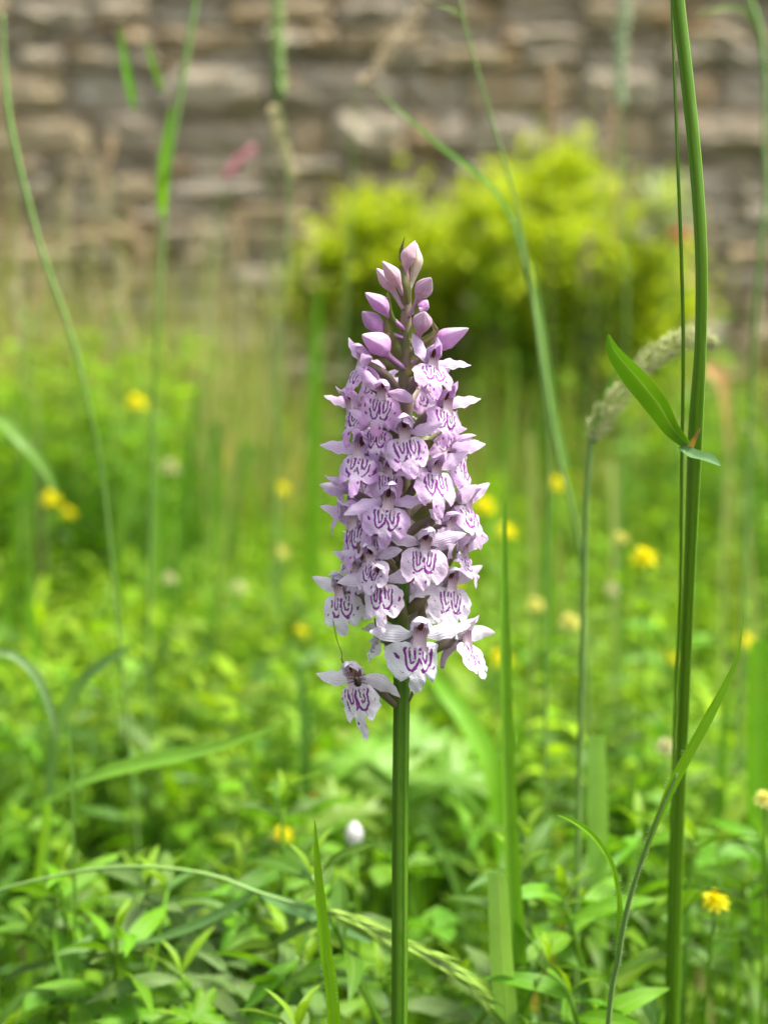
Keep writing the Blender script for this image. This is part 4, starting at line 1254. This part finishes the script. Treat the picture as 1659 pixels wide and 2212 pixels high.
lips = [lip_mesh(21, .9, 1.35, .8, 3.2), lip_mesh(22, 1.05, .8, 1.0, .4), lip_mesh(23, .85, 1.0, 1.2, 2.4), lip_mesh(6, 1.0, 1.0, .95, 2.6), lip_mesh(7, .9, 1.3, 1.0, 2.0), lip_mesh(1), lip_mesh(2, .95, 1.25, .9, 1.3), lip_mesh(3, 1.05, .85, 1.1, .8), lip_mesh(4, .92, 1.1, 1.0, 1.6), lip_mesh(5, 1.0, 1.15, .85, 1.0)]
narrow_lip = lip_mesh(9, .78, 1.5, .8, 2.0)

def hood_mesh(seed):
    r = random.Random(seed)
    mb = MB()
    j = lambda v=.35: r.uniform(-v, v)
    pts = [(0, 1.5, .3), (j(.1), 1.3, 2.2), (j(.2), .1, 4.1), (j(.3), -1.7, 4.9 + j()), (j(.5), -3.5, 4.9 + j(.7)), (j(.7), -4.7, 4.7 + j(1.2))]
    P, W = cr([tuple(c * .001 for c in p) for p in pts], 13, [w * .001 for w in (1.0, 1.7, 1.95, 1.7, 1.0, .08)])
    ribbon(mb, P, W, [(0, 1, .6), (0, 1, .7), (0, .9, .9), (0, .6, 1), (0, .5, 1), (0, .4, 1), (0, .3, 1), (0, .2, 1), (0, .1, 1), (0, 0, 1), (0, 0, 1), (0, 0, 1), (0, 0, 1)], -.75, 6, 0, .10, seed)
    for sd_ in (-1, 1):
        pts = [(sd_ * .9, .9, .5), (sd_ * 1.6, .5, 2.0), (sd_ * (1.75 + j(.25)), -.7, 3.3), (sd_ * (1.2 + j(.3)), -2.2, 3.9 + j(.3)), (sd_ * (.5 + j(.4)), -3.7, 4.0 + j(.6))]
        P, W = cr([tuple(c * .001 for c in p) for p in pts], 11, [w * .001 for w in (.8, 1.35, 1.5, 1.1, .08)])
        ribbon(mb, P, W, (sd_, -.1, .55), -.5, 5, 0, .12, seed + sd_)
    return mb.mesh('hood', M['petal'])
hoods = [hood_mesh(s) for s in range(6)]

def sepal_mesh(seed, L=8.8, w=1.75):
    r = random.Random(seed)
    n = 12
    pts, ws, fc = [], [], []
    dr, fw = r.uniform(-.2, 1.3), r.uniform(-1.8, 1.0)
    tw = r.uniform(-.9, 1.6)
    for i in range(n):
        t = i / (n - 1)
        pts.append(((L * t) * .001, (fw * t * t * 1.2) * .001, (-dr * 2.4 * t * t + .9 * t) * .001))
        pr = math.sin(min(t / .42, 1) * math.pi / 2) * .8 + .2 if t < .42 else max(0.0, math.cos((t - .42) / .58 * math.pi / 2)) ** .8
        ws.append((w * max(pr, .05) + .06) * .001)
        fc.append((0, -1, .5 + tw * t))
    return ribbon(MB(), pts, ws, fc, -.35, 6, 0, .22, seed).mesh('sepal', M['petal'])
sepals = [sepal_mesh(s, 8.8 - .25 * s % 1.2, 1.75 - .06 * (s % 5)) for s in range(12)]
sp_mb = MB()
tube(sp_mb, cr([(0, .001, -.0004), (0, .0030, -.0012), (0, .0050, -.0030), (0, .0058, -.0056)], 10), [.0010, .0010, .00095, .0009, .0009, .00085, .0008, .0007, .0006, .0004], 8)
spur_me = sp_mb.mesh('spur', M['petal'])

def lerp3(a, b, t): return tuple(x + (y - x) * t for x, y in zip(a, b))
LILAC, MID, WHITE = (0.66, 0.36, 0.70), (0.71, 0.49, 0.75), (0.86, 0.84, 0.88)
fr_ = random.Random(77)
def tint_at(py):
    t = (py - 900) / 820
    c = lerp3(LILAC, MID, min(max(t / .55, 0), 1)) if t < .55 else lerp3(MID, WHITE, min((t - .55) / .32, 1))
    return tuple(min(.92, v * fr_.uniform(.95, 1.05)) for v in c)

def flower(px, py, yaw, pitch=0, roll=0, sc=1.0, lip=None, sl=(10, 0), sr_=(10, 0), depth=None, lipw=1.0):
    """px, py: throat in photograph pixels. sl / sr_: (elevation, forward) of left and right sepal in degrees"""
    sc *= fr_.uniform(.88, .98)
    yaw += fr_.uniform(-9, 9); pitch += fr_.uniform(-9, 9); roll += fr_.uniform(-9, 9)
    z0 = fp(px, py).z
    ax = axis_at(z0)
    dx = (px - (1044 + (1640 - py) * .0127)) * MMPX * .001
    rr_ = .0102
    dy = -math.sqrt(max(rr_ ** 2 - dx ** 2, 0.0000)) if depth is None else depth
    p = fp(px, py, OY + dy)
    tint = tint_at(py)
    rot = Matrix.Rotation(R(yaw), 4, 'Z') @ Matrix.Rotation(R(roll), 4, 'Y') @ Matrix.Rotation(R(pitch), 4, 'X')
    mat = Matrix.Translation(p - base) @ rot @ Matrix.Scale(sc, 4)
    inv = mat.inverted()
    att = inv @ (axis_at(p.z - .0068) - base)
    mb = MB()
    nrm = (att - Vector((0, .002, 0))).normalized()
    mid_ = att.lerp(Vector((0, .0016, .0004)), .55) + Vector((0, 0, .0012))
    tube(mb, cr([att, mid_, Vector((0, .0022, .0003)), Vector((0, .0012, .0002))], 11), [.0007, .0009, .0011, .0012, .0012, .0012, .0011, .001, .001, .001, .0009], 8, 0)
    # open throat and column under the hood
    vv, uu, ff = [], [], []
    for i in range(8):
        t = i / 7
        zc = -.0016 + .0041 * t
        hw = .0017 - .0004 * math.sin(t * 3.1) - .0003 * t
        for k in range(9):
            a = R(-95 + 190 * k / 8)
            vv.append((hw * math.sin(a), -.0012 + .0015 * math.cos(a) * (0.25 + .75 * math.sin(min(1, t * 1.6) * 1.57)) - .0003, zc))
            uu.append((k / 8, t))
    for i in range(7):
        for k in range(8):
            ff.append((i * 9 + k, i * 9 + k + 1, (i + 1) * 9 + k + 1, (i + 1) * 9 + k))
    mb.add(vv, ff, uu, 1)
    tube(mb, cr([(0, -.0002, .0020), (0, -.0006, .0026), (0, -.0010, .0033), (0, -.0012, .0038)], 8), [.0002, .0004, .0005, .0005, .0005, .0004, .0003, .0002], 10, 2)
    o = mb.build('flower', [M['ovary'], M['column'], M['anther']], orchid)
    o.matrix_basis = mat
    lp_ = link('lip', lip or fr_.choice(lips), o, tint)
    s = fr_.uniform(.96, 1.06)
    lp_.scale = (s * lipw * fr_.uniform(.88, 1.04), s, s * fr_.uniform(.92, 1.10))
    lp_.location = (0, 0, -.0006)
    lp_.rotation_euler = (R(fr_.uniform(-16, 10)), R(fr_.uniform(-6, 6)), R(fr_.uniform(-12, 12)))
    hd = link('hood', fr_.choice(hoods), o, lerp3(tint, (.8, .72, .82), .1))
    hd.rotation_euler = (R(fr_.uniform(-8, 8)), 0, R(fr_.uniform(-6, 6)))
    for side, (el, fw) in ((-1, sl), (1, sr_)):
        if 30 < abs(yaw) < 100: fw += 38 * min(1, abs(yaw) / 65)
        sp_ = link('sepal', fr_.choice(sepals), o, lerp3(tint, (.84, .78, .87), .25))
        sp_.location = (side * .0011, .0008, .0008)
        sp_.scale = (side, 1, 1)
        sp_.rotation_euler = (0, R(-el) * side, R(-fw) * side)
    link('spur', spur_me, o, lerp3(tint, LILAC, .5))
    return o

FL = [  # px, py, yaw, pitch, roll, scale, sepal left, sepal right
    (1124, 952, 14, -8, 4, .88, (55, -5), (18, 5)),
    (948, 950, -60, -5, 0, .82, (35, 10), (5, 10)),
    (997, 1030, -18, 4, 2, .88, (40, 10), (-5, 15)),
    (922, 1062, -58, 0, -8, .88, (30, 0), (10, 10)),
    (1157, 1064, 34, 0, 2, 1.0, (12, 5), (28, 0)),
    (1056, 1138, 2, -3, 0, .98, (60, -10), (8, 15)),
    (939, 1186, -26, -6, 10, 1.05, (10, 0), (30, 10)),
    (1130, 1232, 18, 2, -4, 1.0, (-8, 5), (35, -5)),
    (1192, 1185, 66, -4, 0, .95, (20, 10), (22, 0)),
    (1009, 1318, -2, -4, 2, 1.05, (-12, 10), (8, 15)),
    (934, 1362, -46, -2, -6, 1.02, (22, 0), (5, 10)),
    (1207, 1318, 58, -4, 0, 1.0, (20, 0), (30, 0)),
    (1104, 1427, 10, 0, 6, 1.0, (15, 0), (25, 5)),
    (972, 1462, -20, 10, -4, .85, (20, 0), (10, 0)),
    (1200, 1440, 70, -4, 0, .92, (25, 0), (15, 5)),
    (895, 1290, -82, 0, 0, .85, (10, 0), (20, 10)),
    (993, 1522, -6, 0, -2, 1.02, (12, 0), (5, 0)),
    (892, 1547, -34, 0, -6, 1.0, (28, 0), (15, 15)),
    (1170, 1528, 26, -2, 4, 1.0, (-25, 0), (28, 0)),
    (1089, 1668, 4, -2, 2, 1.26, (-2, 10), (22, 5)),
    (1205, 1672, 44, -2, 6, 1.0, (30, 0), (20, 0)),
]
for (px, py, yw, pt, rl, sc, sl, sr_) in FL:
    flower(px, py, yw, pt, rl, sc, None, sl, sr_)
low_flower = flower(931, 1778, -24, 0, -8, 1.18, narrow_lip, (8, 0), (-22, 10), depth=-.006)
low_flower['label'] = 'lowest white flower set apart from the spike'
# smaller flowers set deeper between the front ones
for (px, py, yw, dz) in [(985, 1118, -12, -.005), (1012, 1232, -8, -.006), (1165, 1372, 40, -.005), (962, 1395, -22, -.005), (935, 1478, -40, -.004)]:
    flower(px, py, yw, 6, 0, .78, None, (25, 0), (20, 0), depth=dz)
# flowers on the sides and back of the spike
for (px, py, yw, dz) in [(985, 985, -140, .008), (1100, 1010, 150, .009), (960, 1110, -120, .008), (1150, 1130, 125, .008), (1050, 1190, 178, .011), (945, 1250, -130, .008), (1165, 1275, 118, .008),
                         (1020, 1330, -165, .011), (1110, 1370, 150, .010), (930, 1440, -118, .008), (1170, 1400, 120, .007), (1060, 1480, 175, .011), (955, 1540, -135, .009), (1130, 1560, 140, .010), (1040, 1640, -160, .011), (985, 1665, -95, .002)]:
    flower(px, py, yw, 0, 0, .88 if py < 1650 else .6, None, (18, 0), (18, 0), depth=dz)

# bracts between the flowers
def bract(bx, by, tx, ty, w, dyb=-.0015, dyt=-.004, bow=.0012, color=None):
    b, t = fp(bx, by, OY + dyb) - base, fp(tx, ty, OY + dyt) - base
    m = b.lerp(t, .45) + Vector((bow, -.0006, 0))
    Pc, W = cr([b, m, b.lerp(t, .8) + Vector((bow * .4, 0, 0)), t], 12, [w * .8e-3, w * 1.35e-3, w * .7e-3, .03e-3])
    ribbon(MB(), Pc, W, (.1, -1, .1), -.55, 4).build('bract', M['bract'], orchid)
for a in [(1060, 790, 1044, 690, 1.15, -.0012, -.002, 0), (1046, 870, 1010, 758, .55, -.001, -.006, -.001), (1040, 900, 1004, 830, .9, -.001, -.004, -.001), (1050, 930, 1015, 862, 1.3, -.001, -.005, -.001),
          (1065, 880, 1085, 790, .8, -.001, -.004, .001), (1068, 900, 1124, 830, .5, -.001, -.006, .003), (1064, 930, 1130, 885, 1.0, -.001, -.005, .001), (1068, 970, 1118, 900, .7, -.002, -.007, .001),
          (1040, 960, 975, 925, .6, -.001, -.006, 0), (1040, 1050, 950, 998, .7, -.002, -.009, 0), (1060, 980, 1082, 950, 1.0, -.002, -.006, 0), (1065, 1180, 1130, 1150, 1.1, -.002, -.008, 0),
          (1070, 1205, 1120, 1142, .5, -.003, -.010, .001), (1046, 1285, 1015, 1235, .9, -.003, -.006, 0), (1075, 1355, 1145, 1305, .9, -.002, -.007, 0), (1040, 1500, 990, 1440, .9, -.002, -.007, 0),
          (1120, 1370, 1135, 1300, .5, -.006, -.008, .001), (945, 1460, 930, 1410, .4, -.007, -.009, 0), (1170, 1475, 1190, 1415, .4, -.004, -.007, 0), (1030, 1610, 975, 1600, .4, -.001, -.006, 0),
          (1048, 1645, 1050, 1556, .85, -.0028, -.006, 0), (1030, 1690, 975, 1610, 1.0, -.001, -.005, 0), (1055, 1600, 1120, 1550, .8, -.002, -.006, 0), (1085, 1640, 1150, 1640, 1.2, -.002, -.004, 0),
          (1100, 1640, 1098, 1565, .8, 0.002, .001, 0), (1040, 1828, 1000, 1770, .8, -.0015, -.003, 0), (1064, 1830, 1088, 1768, .3, -.001, -.002, 0), (1040, 1150, 1020, 1095, .8, -.002, -.006, 0)]:
    bract(*a)
# thread-like dry bract tip hanging beside the lowest flower
Pc = cr([fp(868, 1615, OY - .006) - base, fp(876, 1660, OY - .006) - base, fp(890, 1700, OY - .005) - base, fp(905, 1735, OY - .004) - base, fp(1040, 1800, OY) - base], 20)
tube(MB(), Pc, [.00008] * 12 + [.00016] * 8, 6).build('bract', M['bract'], orchid)

# buds at the top
def bud(base_, bot, mid_, tip, w, color, dy=-.004, ymid=-.006):
    """points in photograph pixels; base_ = joint on the axis, bot = narrow foot of the bud"""
    pb = fp(*base_, OY - .0006) - base
    p0, p1, p2 = fp(*bot, OY + dy * .6) - base, fp(*mid_, OY + dy) - base, fp(*tip, OY + ymid) - base
    Pc, W = cr([pb, p0, p0.lerp(p1, .55), p1, p1.lerp(p2, .55), p2], 22, [.42e-3, .55e-3, w * .70e-3, w * .92e-3, w * .50e-3, .08e-3])
    sm = [W[max(i - 1, 0)] * .25 + W[i] * .5 + W[min(i + 1, 21)] * .25 for i in range(22)]
    sm[-1] = .08e-3
    tube(MB(), Pc, sm, 18, 0, 3, .10).build('bud', M['petal'], orchid, color)
PK, CRM, MV, LL = (0.58, 0.38, 0.42), (0.64, 0.55, 0.38), (0.46, 0.265, 0.36), (0.60, 0.29, 0.60)
for a in [((1062, 730), (1056, 702), (1062, 665), (1081, 627), 1.75, PK, -.002, -.002),
          ((1062, 760), (1068, 742), (1086, 680), (1084, 633), 1.35, CRM, 0, 0),
          ((1052, 775), (1040, 748), (1022, 715), (996, 681), 1.8, PK, -.004, -.006),
          ((1050, 805), (1026, 762), (1005, 730), (981, 699), 1.65, (0.66, .45, .52), -.001, -.003),
          ((1055, 860), (1012, 822), (990, 792), (951, 763), 1.95, LL, -.005, -.009),
          ((1052, 880), (1002, 866), (970, 838), (943, 812), 2.05, LL, -.003, -.006),
          ((1060, 965), (1010, 925), (988, 898), (943, 872), 2.75, LL, -.006, -.010),
          ((1064, 825), (1086, 784), (1102, 752), (1122, 724), 2.1, MV, -.004, -.007),
          ((1066, 815), (1092, 808), (1104, 795), (1113, 782), 1.3, LL, .003, .004),
          ((1082, 900), (1092, 870), (1100, 838), (1106, 812), 2.25, MV, -.007, -.009),
          ((1070, 950), (1120, 912), (1162, 880), (1220, 855), 2.5, LL, -.003, -.004)]:
    bud(*a)
Pc = cr([fp(1050, 680, OY + .001) - base, fp(1046, 650, OY) - base, fp(1054, 617, OY - .001) - base], 10)
tube(MB(), Pc, [.0007, .00075, .0007, .0006, .0005, .0004, .00025, .00015, .0001, .00006], 7).build('bract', M['bract'], orchid)

# ------------------------------------------------------------------ insect on the lowest flower
ip = fp(929, 1770, OY - .0115)
fly = empty('small_fly', ip)
tag(fly, 'tiny dark fly sitting in the throat of the lowest white orchid flower', 'fly')
mb = MB()
tube(mb, cr([(.0004, .0010, -.0010), (.0002, -.0001, -.0006), (0, -.0002, .0001), (-.0002, 0, .0008), (-.0003, 0, .0012)], 12), [.0002, .0006, .0008, .0008, .0005, .0006, .0007, .0006, .0004, .0005, .0005, .0002], 10)
mb.build('body', M['insect'], fly)
for s in (-1, 1):
    for k in range(3):
        z = -.0002 + .0004 * k
        mb = MB()
        tube(mb, [(0, 0, z), (s * .0011, -.0006, z + .0003 * (k - .6)), (s * .0018, .0003, z + .0005 * (k - 1.2))], [.00011, .0001, .00006], 5)
        mb.build('leg', M['insect'], fly)
    mb = MB()
    ribbon(mb, [(s * .0002, -.0005, .0004), (s * .0005, -.0007, .0012), (s * .0007, -.0006, .0022)], [.0001, .0005, .0002], (0, -1, .2), .1, 2)
    mb.build('wing', M['insect_wing'], fly)
